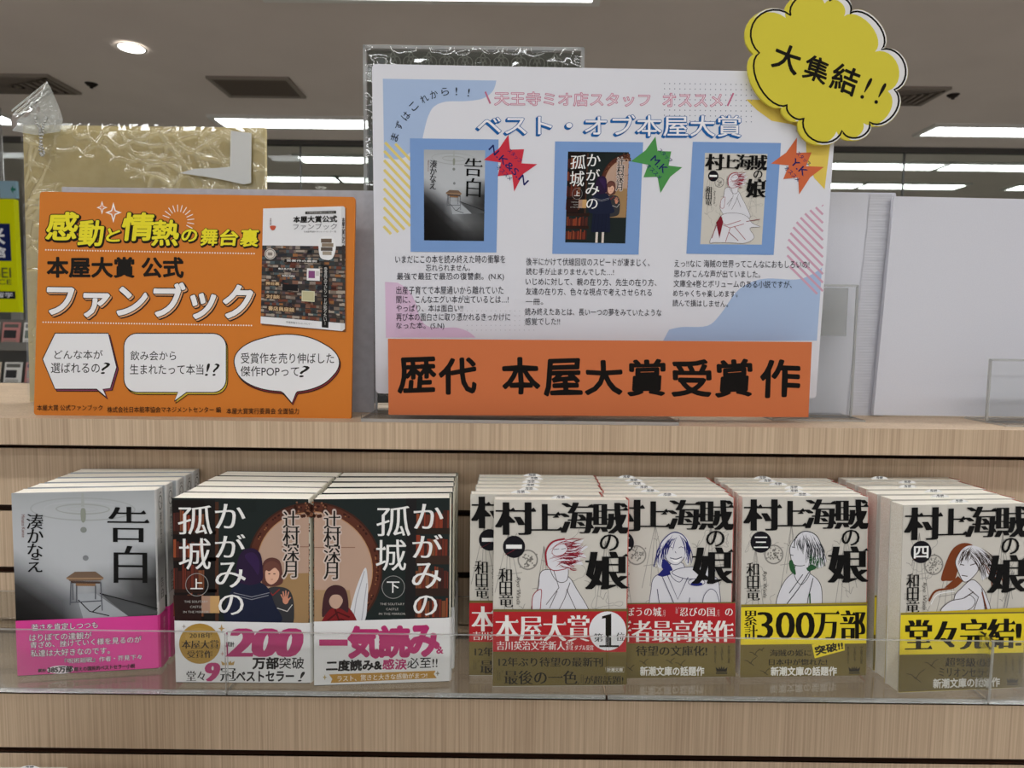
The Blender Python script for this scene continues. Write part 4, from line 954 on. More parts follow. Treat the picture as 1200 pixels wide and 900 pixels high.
    for k in range(40): x, y = R.uniform(0, 96), R.uniform(50, 132); it.append((x, y, x+R.uniform(4, 9), y+R.uniform(4, 8), R.choice(pal)))
    s.rects(it)
    s.rects([(4, 95, 26, 101, '#4a3322'), (4, 111, 27, 118, '#4a3322'), (8, 126, 46, 133, '#3b2a20'), (28, 98, 48, 106, '#141214'), (30, 66, 74, 70, '#1a1716'), (20, 77, 46, 80.5, '#1a1716'), (26, 86, 45, 89, '#1a1716')])
    for t, q in (('受賞作の裏側', (33, 66.6, 71, 69.3)), ('書店員が選ぶ', (22, 77.5, 44, 79.8)), ('物語', (27, 86.4, 44, 88.6)), ('舞台裏', (6, 96, 24, 100)), ('対談', (7, 112.5, 25, 117)), ('書店員座談', (10, 127, 44, 132.3))): s.text(t, q, '#d3b48a' if q[1] > 90 else '#d9d6d2', bold=.02)
    s.rect(59, 77, 75, 92, '#e5e3e3'); s.rects([(61, 80, 69, 89, '#84487c'), (70, 80, 74, 86, '#c9c5c2')])
    s.rect(53, 105, 69, 118, '#d2cfb0'); s.rect(54, 106, 68, 117, '#bdb792')
    s.rect(78, 73, 86, 148, '#171514'); s.lv += 1; s.text('受賞作のエピソードが知りたい!', (80, 75, 84, 145), '#d8d5d0', vert=True, line=.85)
    s.ell(11, 60, 7.6, 7.2, '#cfc8c0'); s.ring(11, 60, 6.6, 6.2, .8, '#6a625c'); s.rect(8, 58, 14, 62, '#8a8078')
    s.blob([(73, 46), (76, 38), (90, 38), (94, 50), (90, 64), (82, 66), (75, 62)], '#e9e9ea'); s.rects([(76, 40, 89, 45, '#6b5a4c'), (77, 45.5, 91, 50, '#8a7a68'), (76, 50.5, 90, 55, '#5b5048'), (78, 55.5, 89, 60, '#a39888')])
    s.rect(56, 5.5, 94, 9, '#2a2624'); s.lv += 1; s.text('全国書店員が選んだいちばん', (58, 6.2, 92, 8.3), '#d8d5d0')
    s.text('本屋大賞公式', (41, 11.5, 95, 19.5), '#171310', bold=.035); s.text('ファンブック', (41, 21, 95, 28.5), '#8d8d90', bold=.01); s.text('日本能率協会マネジメントセンター 編', (55, 30, 94, 32.3), '#5a5a5c')
    s.text('日本能率協会マネジメントセンター', (34, 144.2, 66, 146.6), '#3a3a3a')
    s.text('本屋大賞', (9.5, 13, 12, 22), '#6a3a34', vert=True); s.blob([(10, 24), (14, 23), (18, 24), (16, 28.5), (12, 28.5)], '#c2563c')
    s.text('本屋大賞公式ファンブック', (101, 14, 104.3, 74), '#2a2624', vert=True, bold=.02, line=.85); s.rect(101.2, 48, 104.6, 72, '#3a3330')
    build_parts({(k.split('.')[0] if False else k): v for k, v in parts.items()}, r, {'*': GLOSSINK})
make_orange()

# ------------------------------------------------------------------ white poster with three reviewed books
QP = [(434, 75), (984, 87), (957, 466), (441, 460)]
poseP = (-.1289, .6397, -.0623, .0152, -.0458, -.0009); WP, HP = .42, .297; MP = pose(*poseP, WP)
def make_poster():
    r = empty('poster', (0, 0, 0), 'large white poster with blue-framed pictures of three books and reviews', 'poster', None, MP)
    parts = {}; hw = WP/2; pts = []; rad = .004
    for cx, cz, a0 in ((hw-rad, rad, -90), (hw-rad, HP-rad, 0), (-hw+rad, HP-rad, 90), (-hw+rad, rad, 180)):
        pts += [(cx+rad*math.cos(math.radians(a0+k*18)), cz+rad*math.sin(math.radians(a0+k*18))) for k in range(6)]
    pprism(parts, 'sheet', pts, 0, .0012, '#dfe0e7')
    a = Art(parts, homog(QP, [(-hw, HP), (hw, HP), (hw, 0), (-hw, 0)])); a.part = 'sheet'
    LB = '#a9bede'
    a.poly([(447, 92.5)] + spline([(581, 95), (577, 107), (565, 116), (545, 119), (522, 119.5), (508, 125), (501, 136), (497, 150), (494, 164)], False, 5) + spline([(482, 176), (474, 184), (464, 187), (449, 185)], False, 4), LB)
    # striped disc at the left, cut by the sheet's printed margin
    def stripes(cx, cy, R, x0, x1, step, wd, col, k=1.0):
        L = []
        n = np.array([-k, 1])/math.hypot(1, k); d = np.array([1, k])/math.hypot(1, k)
        for i in range(-30, 31):
            o = i*step
            if abs(o) >= R: continue
            h = math.sqrt(R*R-o*o); c = np.array([cx, cy])+n*o; t0, t1 = -h, h
            xa, xb = sorted(((x0-c[0])/d[0], (x1-c[0])/d[0])); t0, t1 = max(t0, xa), min(t1, xb)
            if t1-t0 > 1: L.append([c+d*t0, c+d*t1])
        a.strokes(L, wd, col)
    stripes(449, 221, 54, 449, 490, 7.6, 3.2, '#e2cf7c', 1.05)
    a.poly([(451, 330)] + spline([(466, 331), (478, 339), (486, 352), (492, 370), (500, 381), (515, 383.5), (535, 383.5), (549, 388), (558, 395)], False, 5) + [(452.5, 395)], '#d9bcd6')
    a.poly([(778, 399)] + spline([(785, 386), (800, 383), (830, 381.5), (846, 367), (863, 343), (880, 331.5), (900, 326.7), (933, 328), (950, 323), (964, 314)], False, 5) + [(958, 399)], LB)
    stripes(977, 294, 54, 920, 965, 7.0, 2.6, '#cfa3b8', 1.0)
    a.poly([(875, 118), (887, 130), (905, 143), (928, 147), (940, 152), (945, 165), (946, 190), (955, 210), (967, 223), (976, 150), (960, 120)], '#e2c75c')
    a.dots([(779+6*i, 99+6.2*j+.1*i) for i in range(18) for j in range(8)], .75, '#8e93a0', n=6)
    a.dots([(548+5.6*i, 364+5.6*j) for i in range(15) for j in range(5)], .55, '#b9bac2', n=6)
    K = '#1b1d2a'
    a.part = 'heading_lettering'
    PK = '#c4728f'
    def pink(t, q): a.text(t, q, PK, bold=.03); a.lv += 1; a.text(t, q, '#e8dde4', bold=-.012); a.lv -= 1
    a.strokes([[(568, 108), (574, 122)], [(860, 110.5), (853, 125.5)]], 2, PK)
    pink('天王寺ミオ店スタッフ', [(579, 108), (762, 110.5), (762, 126), (579, 124)]); pink('オススメ', [(777, 110.5), (847, 111.5), (847, 126.5), (777, 126)])
    a.lv += 3
    q = [(559, 135), (869, 136.5), (869, 161.5), (559, 158.5)]; BL = '#1f62a6'
    for sh in ((-1.9, 1.9), (-1.2, 1.2), (-.6, .6)): a.text('ベスト・オブ本屋大賞', q, BL, bold=.032, shift=sh)
    a.text('ベスト・オブ本屋大賞', q, BL, bold=.032); a.lv += 1; a.text('ベスト・オブ本屋大賞', q, '#ececf2', bold=.008); a.lv += 1
    a.part = 'sheet'
    for c, x, y, rt in (('ま', 461.3, 161, 70), ('ず', 466.3, 147.5, 62), ('は', 474.5, 136, 52), ('こ', 483.7, 125, 45), ('れ', 496, 116, 33), ('か', 507.5, 111, 20), ('ら', 520.5, 107.7, 10), ('!', 534, 107.5, 0), ('!', 548.5, 109, -8)):
        k = .9 if c == '!' else 4.4; a.text(c, (x-k, y-4.6, x+k, y+4.6), K, rot=rt)
    FR = '#7d9fd2'
    frames = [([(479.5, 162.5), (584, 164), (582, 296), (481, 295)], [(496, 175.7), (568.3, 176.7), (567.3, 282.7), (496.7, 281.7)]),
              ([(650.5, 166.5), (754, 167.7), (749, 298.7), (647.7, 297.7)], [(665.7, 178.3), (737.3, 179.3), (733.3, 285.7), (662.7, 284.3)]),
              ([(812.3, 167.3), (915.7, 169), (907.3, 299.3), (805, 297.7)], [(826.7, 180.3), (900, 181.7), (893.3, 287.3), (821.3, 286.7)])]
    for k, (fq, pq) in enumerate(frames):
        a.lv = 14; a.part = 'sheet'; a.poly(fq, FR)
        Qs = (QA, QB, QD)[k]; own = {}
        s = Art(own, a.H @ homog(Qs, pq), a.front, a.lv+1); s.full = True
        if k == 0: art_desk(s)
        elif k == 1: art_mirror(s, QB, False)
        else:
            art_line(s, '一', '#9c2838', 1); fig_one(s); line_title(s)
        name = 'book_picture' + ('' if k == 0 else '.%03d' % k); d = parts.setdefault(name, ([], [], []))
        for v, f, c in own.values():
            n = len(d[0]); d[0].extend(v); d[1].extend(tuple(n+i for i in ff) for ff in f); d[2].extend(c)
    # starbursts naming the staff
    def burst(part, pts, col, lines, lv=16):
        a.lv = lv; a.part = part; a.poly(pts, col)
        for t, c, wd, ht, rt in lines: a.text(t, (c[0]-wd/2, c[1]-ht/2, c[0]+wd/2, c[1]+ht/2), '#1d2460', rot=rt, bold=.012)
    burst('starburst', [(595.5, 158.5), (597.3, 176), (614, 175.5), (611, 192), (629.5, 193), (613, 204.5), (602.5, 225), (600, 205), (583, 207), (587, 191), (566.5, 188), (585, 174)], '#c93545',
          [('スタッフ', (603, 183), 20, 5.2, -44), ('N.K&S.N', (596, 194), 60, 8, -45), ('オススメ', (591, 203), 22, 5, -45)])
    burst('starburst.001', [(768.5, 161), (771, 178), (787, 178.5), (784, 195), (800, 197), (786, 208), (774.5, 227), (771, 208), (754.5, 208.5), (760, 194), (739.5, 190), (757, 177)], '#4f9450',
          [('スタッフ', (780, 183), 20, 5.2, -44), ('M.K', (773, 193.5), 22, 8.5, -45), ('オススメ', (767, 202), 22, 5, -45)])
    burst('starburst.002', [(934.5, 162.5), (934, 180.5), (951.5, 180), (945, 196), (966, 197), (950, 209), (937, 229), (936, 209), (918.5, 211), (925, 195), (904, 193), (922, 180)], '#cf6a43',
          [('スタッフ', (942, 187), 20, 5.2, -44), ('Y.K', (937, 197), 22, 8.5, -45), ('オススメ', (929, 205), 22, 5, -45)])
    a.lv = 18; a.part = 'review_lettering'
    for t, q in (('いまだにこの本を読み終えた時の衝撃を', (463, 299, 592.5, 308.5)), ('忘れられません。', (499, 309.5, 551, 317.5)), ('最強で最狂で最恐の復讐劇。(N.K)', (465, 319.5, 591, 329)),
                 ('出産子育てで本屋通いから離れていた', (464.5, 335, 590.5, 344.5)), ('間に、こんなエグい本が出ているとは…!', (464.5, 346, 596.5, 355)), ('やっぱり、本は面白い!!', (464.5, 356.5, 543, 365)), ('再び本の面白さに取り憑かれるきっかけに', (464.5, 366.5, 598.5, 375.5)), ('なった本。(S.N)', (464.5, 377, 521, 386)),
                 ('後半にかけて伏線回収のスピードが凄まじく、', [(617, 302), (762, 303.5), (762, 312.5), (617, 311)]), ('読む手が止まりませんでした…!', [(617, 314), (720, 315), (720, 323), (617, 322)]), ('いじめに対して、親の在り方、先生の在り方、', [(616.5, 325.5), (770, 327), (770, 335.5), (616.5, 334)]),
                 ('友達の在り方、色々な視点で考えさせられる', [(616.5, 337), (764.5, 338.5), (764.5, 347), (616.5, 345.5)]), ('一冊。', (616.5, 350, 637, 357)), ('読み終えたあとは、長い一つの夢をみていたような', [(616, 360.5), (776, 362), (776, 370.5), (616, 369)]), ('感覚でした!!', (616, 372, 657, 380.5)),
                 ('えっ!!なに 海賊の世界ってこんなにおもしろいの!', [(791, 304.5), (949, 306), (949, 315), (791, 313.5)]), ('思わずこんな声が出ていました。', [(790.5, 316.5), (891.5, 317.5), (891.5, 326), (790.5, 325)]), ('文庫全4巻とボリュームのある小説ですが、', [(790, 328), (928.5, 329.5), (928.5, 338), (790, 336.5)]), ('めちゃくちゃ楽しめます。', [(789.5, 339.5), (865, 340.5), (865, 348.5), (789.5, 347.5)]), ('読んで損はしません。', [(789, 351), (854, 352), (854, 360), (789, 359)])):
        a.text(t, q, K, bold=.002)
    build_parts(parts, r, {'*': INK})
make_poster()

# orange title strip in front of the poster
QN = [(455, 393), (952, 399), (947, 487), (455, 485)]
def make_strip():
    pz = (-.1122, .6139, -.0790, .0134, -.0084, .0041); W, H = .385, .069; M = pose(*pz, W)
    r = empty('title_strip', (0, 0, 0), 'long orange title strip with black brush lettering below the white poster', 'sign', None, M)
    parts = {}; hw = W/2; pbox(parts, 'strip', -hw, 0, 0, hw, .002, H, '#cd7347')
    a = Art(parts, homog(QN, [(-hw, H), (hw, H), (hw, 0), (-hw, 0)])); a.part = 'strip'
    for c, q in (('歴', (468, 416.5, 511.5, 458)), ('代', (517.5, 417, 561, 459)), ('本', (592.5, 417.5, 635.5, 460)), ('屋', (642, 418.5, 685.5, 461)), ('大', (691, 420, 733, 460.5)), ('賞', (741, 419.5, 783, 461.7)), ('受', (792, 420, 836, 462.5)), ('賞', (842.5, 420, 883, 462.5)), ('作', (893, 420.5, 937, 463))):
        a.text(c, q, '#14110f', bold=.028, wob=.018, serif=.016)
    build_parts(parts, r, {'*': INK})
make_strip()

# ------------------------------------------------------------------ yellow cloud card
def make_cloud():
    off = .0075
    M = MP @ Matrix.Translation((.19, -off, .24)); r = empty('cloud_card', (0, 0, 0), 'yellow cloud-shaped card with black outline on the corner of the poster', 'sign', None, M)
    loc = [(-.1, .1), (.1, .1), (.1, -.1), (-.1, -.1)]
    H = homog([proj(M @ Vector((u, 0, v))) for u, v in loc], loc)
    V = [(926.7, 18), (973, 1), (996, 16), (1033, 58), (1048, 105), (1019, 143), (987, 153), (942, 138), (923, 123), (890, 62)]
    bul = [.36, .42, .30, .42, .36, .40, .45, .30, .27, .50]
    def cloud(grow=0, sh=(0, 0)):
        C = np.mean(V, 0); P = []
        for i, b in enumerate(bul):
            p, q = np.array(V[i], float), np.array(V[(i+1) % 10], float); d = q-p; n = np.array([d[1], -d[0]])
            for k in range(12):
                t = math.pi*k/12; P.append(p+d*(1-math.cos(t))/2+n*b*math.sin(t))
        P = np.array(P); u = P-C; return [tuple(x) for x in C+u*(1+grow/np.hypot(u[:, 0], u[:, 1]))[:, None]+np.array(sh)]
    parts = {}
    out = hmap(H, cloud(3.2)); pprism(parts, 'card', [tuple(p) for p in out], .0006, .003, '#d0c243')
    out = hmap(H, cloud(1.5, (-5.5, 1.5))); pprism(parts, 'card', [tuple(p) for p in out], .0002, .0026, '#d3c645')
    a = Art(parts, H, 0.0002); a.part = 'card'
    a.poly(cloud(2.6), '#e3e2e2'); a.poly(cloud(-1.0, (-6.5, 2)), '#d6c942')
    P = cloud(0); a.strokes([P+[P[0], P[1]]], 2.2, '#14120d')
    for c, x, y, s in (('大', 922.5, 68.5, 31), ('集', 957, 81.5, 28), ('結', 990.5, 93, 31)):
        a.text(c, (x-s/2, y-s/2, x+s/2, y+s/2), '#14120d', bold=.022, rot=-19, wob=.02)
    for x, y in ((1015.5, 103.5), (1032, 109.5)): a.text('!', (x-2.2, y-13.5, x+2.2, y+13.5), '#14120d', rot=-27, bold=.0)
    build_parts(parts, r, {'*': INK})
make_cloud()

# ------------------------------------------------------------------ clear stand with patterned insert behind the poster
def make_stand():
    y = .700; zb = DECK
    tl, tr = at_y(426, 57, y), at_y(685, 53, y); x0, x1, zt = tl[0], tr[0], (tl[2]+tr[2])/2
    xc = (x0+x1)/2; hw = (x1-x0)/2; h = zt-zb
    r = empty('sign_holder', (xc, y, zb), 'clear acrylic sign holder with dark green damask insert standing behind the poster', 'sign holder')
    g = Geo(); g.box(-hw, -.002, .004, hw, 0, h, 0, 1); g.box(-hw, .0052, .004, hw, .0072, h, 0, 1); g.build('sleeve', [ACRYL, EDGE], r)
    g = Geo()
    for a in ((-hw, -.0025, h-.0035, hw, .0075, h), (-hw, -.0025, .004, -hw+.0035, .0075, h), (hw-.0035, -.0025, .004, hw, .0075, h)): g.box(*a)
    g.build('sleeve_edge', EDGE, r)
    parts = {}; pbox(parts, 'insert', -hw+.004, .0015, .006, hw-.004, .0025, h-.004, '#4d564d')
    a = Art(parts, homog([(0, 0), (1, 0), (1, 1), (0, 1)], [(0, 1), (1, 1), (1, 0), (0, 0)]), .0015); a.part = 'insert'; L = []
    n = 0
    for j in range(int(h/.022)):
        for i in range(-6, 7):
            cx, cz = i*.018+(j % 2)*.009, .018+j*.022
            if abs(cx) > hw-.014 or cz > h-.012: continue
            for s in (-1, 1):
                L.append([(cx+s*(.0065-.0048*k/16)*math.cos(k*.5)-s*.003, 1-(cz+(.0075-.005*k/16)*math.sin(k*.5))) for k in range(17)])
            L.append([(cx, 1-(cz+.011)), (cx+.003, 1-(cz+.006)), (cx, 1-(cz+.001)), (cx-.003, 1-(cz+.006)), (cx, 1-(cz+.011))])
    a.strokes(L, .0009, '#8f988c')
    build_parts(parts, r, {'*': INK})
    # wavy clear sheet added over the sleeve's face to carry its glare streaks
    v = []; f = []; nx, nz = 90, 120
    for j in range(nz+1):
        for i in range(nx+1):
            u, k = -hw+.003+(2*hw-.006)*i/nx, .008+(h-.011)*j/nz
            d = .0045+mnoise.noise(Vector((u*16, k*42, 3.1)))*.0030+abs(mnoise.noise(Vector((u*50, k*95, 7))))*.0012
            v.append((u, -.0052-d, k))
    for j in range(nz):
        for i in range(nx): q = j*(nx+1)+i; f.append((q, q+1, q+nx+2, q+nx+1))
    fo = add('clear_film', v, f, FILM, r, smooth=True); fo.rotation_euler = (-.012, 0, 0)
    # L foot reaching forward over the deck
    fx0, fx1 = at_z(417, 495, zb+.003)[0]-xc, at_z(803, 499, zb+.003)[0]-xc
    return xc, r
xc_, stand_ = make_stand()
# the clear base the title strip and poster stand on
p0, p1 = at_z(417, 494, DECK+.003), at_z(803, 499, DECK+.003)
r = empty('acrylic_easel', ((p0[0]+p1[0])/2, .64, DECK), 'clear acrylic easel with a bright front edge holding the orange title strip and poster', 'sign holder')
hw = (p1[0]-p0[0])/2
g = Geo(); g.box(-hw, -.040, 0, hw, .022, .003, 0, 1); g.build('base', [ACRYL, EDGE], r)
g = Geo(); g.box(-hw, .0190, .003, hw, .022, .21, 0, 1); g.build('back_plate', [ACRYL, EDGE], r)
g = Geo(); g.box(-hw, -.040, .003, hw, -.0375, .0065, 0, 1); g.build('front_stop', [ACRYL, EDGE], r)

# pale board behind the orange card
tl, br = at_y(315, 222, .668), at_y(442, 480, .668)
g = Geo(); hwx = (br[0]-tl[0])/2+.10; xcb = br[0]-hwx
g.box(-hwx, 0, 0, hwx, .003, tl[2]-DECK)
o = g.build('backing_card', noise_ramp(mat('grey_card', .5, .4), (30, 30, 30), '#b4b5bb', '#bebfc5', nscale=4)); o.location = (xcb, .668, DECK)
tag(o, 'pale grey backing card edge showing between the orange card and the poster', 'card')

# ------------------------------------------------------------------ beige board wrapped in crinkled film
def make_wrapped():
    y = .716; tl, tr = at_y(18, 146, y), at_y(308, 142, y); x0, x1 = tl[0]+.001, tr[0]; h = (tl[2]+tr[2])/2-DECK; hw = (x1-x0)/2; xc = (x0+x1)/2
    M = Matrix.Translation((xc, y, DECK)) @ Matrix.Rotation(-.0, 4, 'X'); lean = .028; M = M @ Matrix.Rotation(-lean, 4, 'X')
    r = empty('wrapped_board', (0, 0, 0), 'beige board wrapped in shiny crinkled clear film behind the orange card', 'board', None, M)
    g = Geo(); b = .0012
    g.prism([(-hw+.001, b), (hw-.001, b), (hw-.001, h-.001), (-hw+.001, h-.001)], 0, .006); g.build('board', BEIGE, r)
    v = []; f = []; nx, nz = 280, 310
    def cre(u, k):
        w1 = mnoise.noise(Vector((u*16, 2.0, k*16))); w2 = mnoise.noise(Vector((u*16, 8.0, k*16))); d = 0
        for s, am, wd, o in ((30, .0024, .0012, 0.0), (62, .0013, .0009, 4.0)):
            D, _ = mnoise.voronoi(Vector((u*s+w1*1.1, o, k*s*.75+w2*1.1)))
            m = mnoise.noise(Vector((u*14+o, 1.5, k*14)))*.5+.5
            d += am*max(0, m*2.2-.75)*math.exp(-((D[1]-D[0])/s/wd)**2)
        return d*1.15+.0009*mnoise.noise(Vector((u*26, 5, k*22)))+.0012
    for j in range(nz+1):
        for i in range(nx+1):
            u, k = -hw-.001+(2*hw+.002)*i/nx, .002+(h+.001-.002)*j/nz
            e = min(1, min(i, nx-i, nz-j)/8); top = .55+.6*(j/nz)**1.3
            v.append((u, -.0006-e*cre(u, k)*top, k))
    for j in range(nz):
        for i in range(nx): q = j*(nx+1)+i; f.append((q, q+1, q+nx+2, q+nx+1))
    add('clear_film', v, f, FILM, r, smooth=True)
    # white tape at the corner: local metres from photo points on the board plane
    loc = [(-hw, h), (hw, h), (hw, 0), (-hw, 0)]; H = homog([proj(M @ Vector((u, 0, k))) for u, k in loc], loc)
    parts = {}
    P = [(273, 155), (297, 158), (296.5, 216), (288, 217.5), (263, 212), (240, 208), (213, 204.5), (230, 199.5), (256, 198.5), (272, 197)]
    pprism(parts, 'tape', [tuple(p) for p in hmap(H, P)], -.0054, -.0050, '#cfd0cc'); build_parts(parts, r, {'*': mat('matt_tape', .6, .3, attr=True)})
    return r, H, M, hw, h
wb, HB, MB_, hwB, hB = make_wrapped()
# the little poly bag pinned over the top corner, and the ball chain
def bagpts():
    P = [(18.5, 143), (20.5, 136.5), (34, 125), (48, 112), (60.8, 98.5), (65, 106), (70, 117), (75, 129), (79.5, 143), (76, 157), (48, 161), (21, 156)]
    return P
parts_v = []; BP = [tuple(p) for p in hmap(HB, bagpts())]
r = empty('poly_bag', (0, 0, 0), 'frosted clear poly bag poking up over the corner of the wrapped board', 'bag', None, MB_ @ Matrix.Translation((-hwB+.03, -.0075, hB)))
v = []; f = []; N = 22
poly = [Vector((x+hwB-.03, 0, z-hB)) for x, z in BP]; c = sum(poly, Vector())/len(poly); ringP = []
den = []
for i, p in enumerate(poly):
    q = poly[(i+1) % len(poly)]
    for k in range(5): den.append(p.lerp(q, k/5))
for side in (0, 1):
    base = len(v); v.append((c.x, (-.004 if side == 0 else .004)*.6, c.z))
    for k in range(1, 9):
        for p in den:
            q = c.lerp(p, k/8); d = .0032*(1-(k/8)**2)+.0012*mnoise.noise(Vector((q.x*120, side*4, q.z*120)))*(1-(k/8)**6)
            v.append((q.x, -d if side == 0 else d*.5, q.z))
    n = len(den)
    for i in range(n): f.append((base, base+1+i, base+1+(i+1) % n))
    for k in range(7):
        for i in range(n): f.append((base+1+k*n+i, base+1+(k+1)*n+i, base+1+(k+1)*n+(i+1) % n, base+1+k*n+(i+1) % n))
add('pouch', v, f, BAG, r, smooth=True)
# zip ridges along the bag's mouth
g = Geo()
for (xa, ya), (xb, yb) in (((23, 134.5), (62, 103)), ((26, 137.5), (65, 106)), ((30, 139), (66.5, 111))):
    A, B = hmap(HB, [(xa, ya), (xb, yb)]); d = np.array([B[1]-A[1], -(B[0]-A[0])]); d = d/np.hypot(*d)*.0007
    g.prism([(A[0]+hwB-.03+d[0], A[1]-hB+d[1]), (B[0]+hwB-.03+d[0], B[1]-hB+d[1]), (B[0]+hwB-.03-d[0], B[1]-hB-d[1]), (A[0]+hwB-.03-d[0], A[1]-hB-d[1])], -.0042, -.0032)
g.build('zip_ridge', BAG, r)
g = Geo()
ch = spline([(51, 142), (53, 150), (56, 156), (57, 166), (56, 176), (58.5, 186), (60, 181), (58, 170), (59, 158), (61, 150), (62, 142)], False, 3)
for k, p in enumerate(hmap(HB, ch)): g.ball((p[0]+hwB-.03, -.0085-.0008*math.sin(k), p[1]-hB), .00145, n=7, m=5)
cobj = g.build('ball_chain', METAL, smooth=True); cobj.matrix_world = MB_ @ Matrix.Translation((-hwB+.03, -.0035, hB))
tag(cobj, 'small silver ball chain hanging from the poly bag on the wrapped board', 'chain')

# ------------------------------------------------------------------ white box and board at the right, small clear holders
def box_right():
    yb = .693
    tl, tr = at_y(940, 225, yb), at_y(1050, 228, yb); h = (tl[2]+tr[2])/2-DECK; x0, x1 = tl[0]-.03, tr[0]
    r = empty('white_carton', ((x0+x1)/2, yb, DECK), 'white carton with clear parcel tape standing between the poster and the white board', 'box'); hw = (x1-x0)/2
    g = Geo(); D = .05; g.box(-hw, 0, 0, hw, D, h); g.build('carton_body', WHITECARD, r)
    g = Geo(); g.box(-hw, .001, h, hw, D-.001, h+.0012); g.build('top_flap', WHITECARD, r)
    v = []; f = []; xa, xb = at_y(1018, 260, yb)[0]-(x0+x1)/2, at_y(1043, 260, yb)[0]-(x0+x1)/2; n = 160
    for j in range(n+1):
        k = h*j/n; w_ = .0012*mnoise.noise(Vector((0, 3, k*40)))
        for i in range(7):
            u = xa+(xb-xa)*i/6-.012*(1-j/n)+(w_ if i in (0, 6) else 0); v.append((u, -.0006-.00012*(j % 2)-.0003*abs(mnoise.noise(Vector((u*60, 1, k*60)))), k))
    for j in range(n):
        for i in range(6): q = j*7+i; f.append((q, q+1, q+8, q+7))
    add('parcel_tape', v, f, noise_ramp(mat('parcel_tape_film', .3, .4), (30, 30, 900), '#c3c4cc', '#cfd0d7', nscale=1), r)
box_right()
def board_right():
    y = .684; Q = [(1048, 230), (1330, 236), (1320, 503), (1023.5, 486.5)]
    P = [at_y(*p, y) for p in Q]; zmin = DECK+.0015
    P[2][2] = P[3][2] = zmin
    c = (P[2]+P[3])/2; r = empty('white_board', (c[0], y, DECK+.0015), 'large plain white foam board cut off by the frame edge', 'board')
    pts = [(p[0]-c[0], p[2]-DECK-.0015) for p in P]
    g = Geo(); g.prism(pts, 0, .005); g.build('board_face', WHITECARD, r)
    t = [(pts[3][0]+.03, .0), (pts[3][0]+.09, .0), (pts[3][0]+.085, -.0)]
board_right()
def holder(xl, xr, ztop_px, xm, y, label, insert=None, foot=.03, lean=0.06):
    a = at_y(xl, ztop_px, y); b = at_y(xr, ztop_px, y); h = a[2]-DECK; xc = (a[0]+b[0])/2; hw = (b[0]-a[0])/2
    r = empty('card_holder', (xc, y, DECK), label, 'card holder', 'small clear acrylic card holders')
    g = Geo(); g.box(-hw, 0, .002, hw, .0018, h, 0, 1); g.build('face_plate', [ACRYL, EDGE], r)
    g = Geo(); g.box(-hw, .0018, 0, hw, .0018+foot, .002, 0, 1); g.box(-hw, -foot*.9, 0, hw, .0018, .0018, 0, 1); g.build('base', [ACRYL, EDGE], r)
    if insert:
        x0, z0, x1, z1 = insert; g = Geo(); g.box(x0-xc, -.0006, z0-DECK, x1-xc, -.0001, z1-DECK); g.build('clear_pocket', clear('grey_pocket', (.82, .83, .82), 1, .1, haze=.25, hazecol=(.6, .6, .58)), r)
    g = Geo(); rr = .0012; g.box(-hw, -.0004, h-.0016, hw, .0022, h+.0004); g.box(hw-.0012, -.0004, .002, hw+.0004, .0022, h); g.box(-hw-.0004, -.0004, .002, -hw+.0012, .0022, h); g.build('polished_edge', EDGE, r)
yh = .668
i0, i1 = at_y(930, 337, yh), at_y(991, 394, yh)
holder(900, 1006, 333, None, yh, 'clear acrylic card holder half hidden behind the edge of the poster', (i0[0], i1[2], i1[0], i0[2]))
holder(1161, 1290, 421, None, .645, 'clear acrylic card holder cut off by the frame in front of the white board')

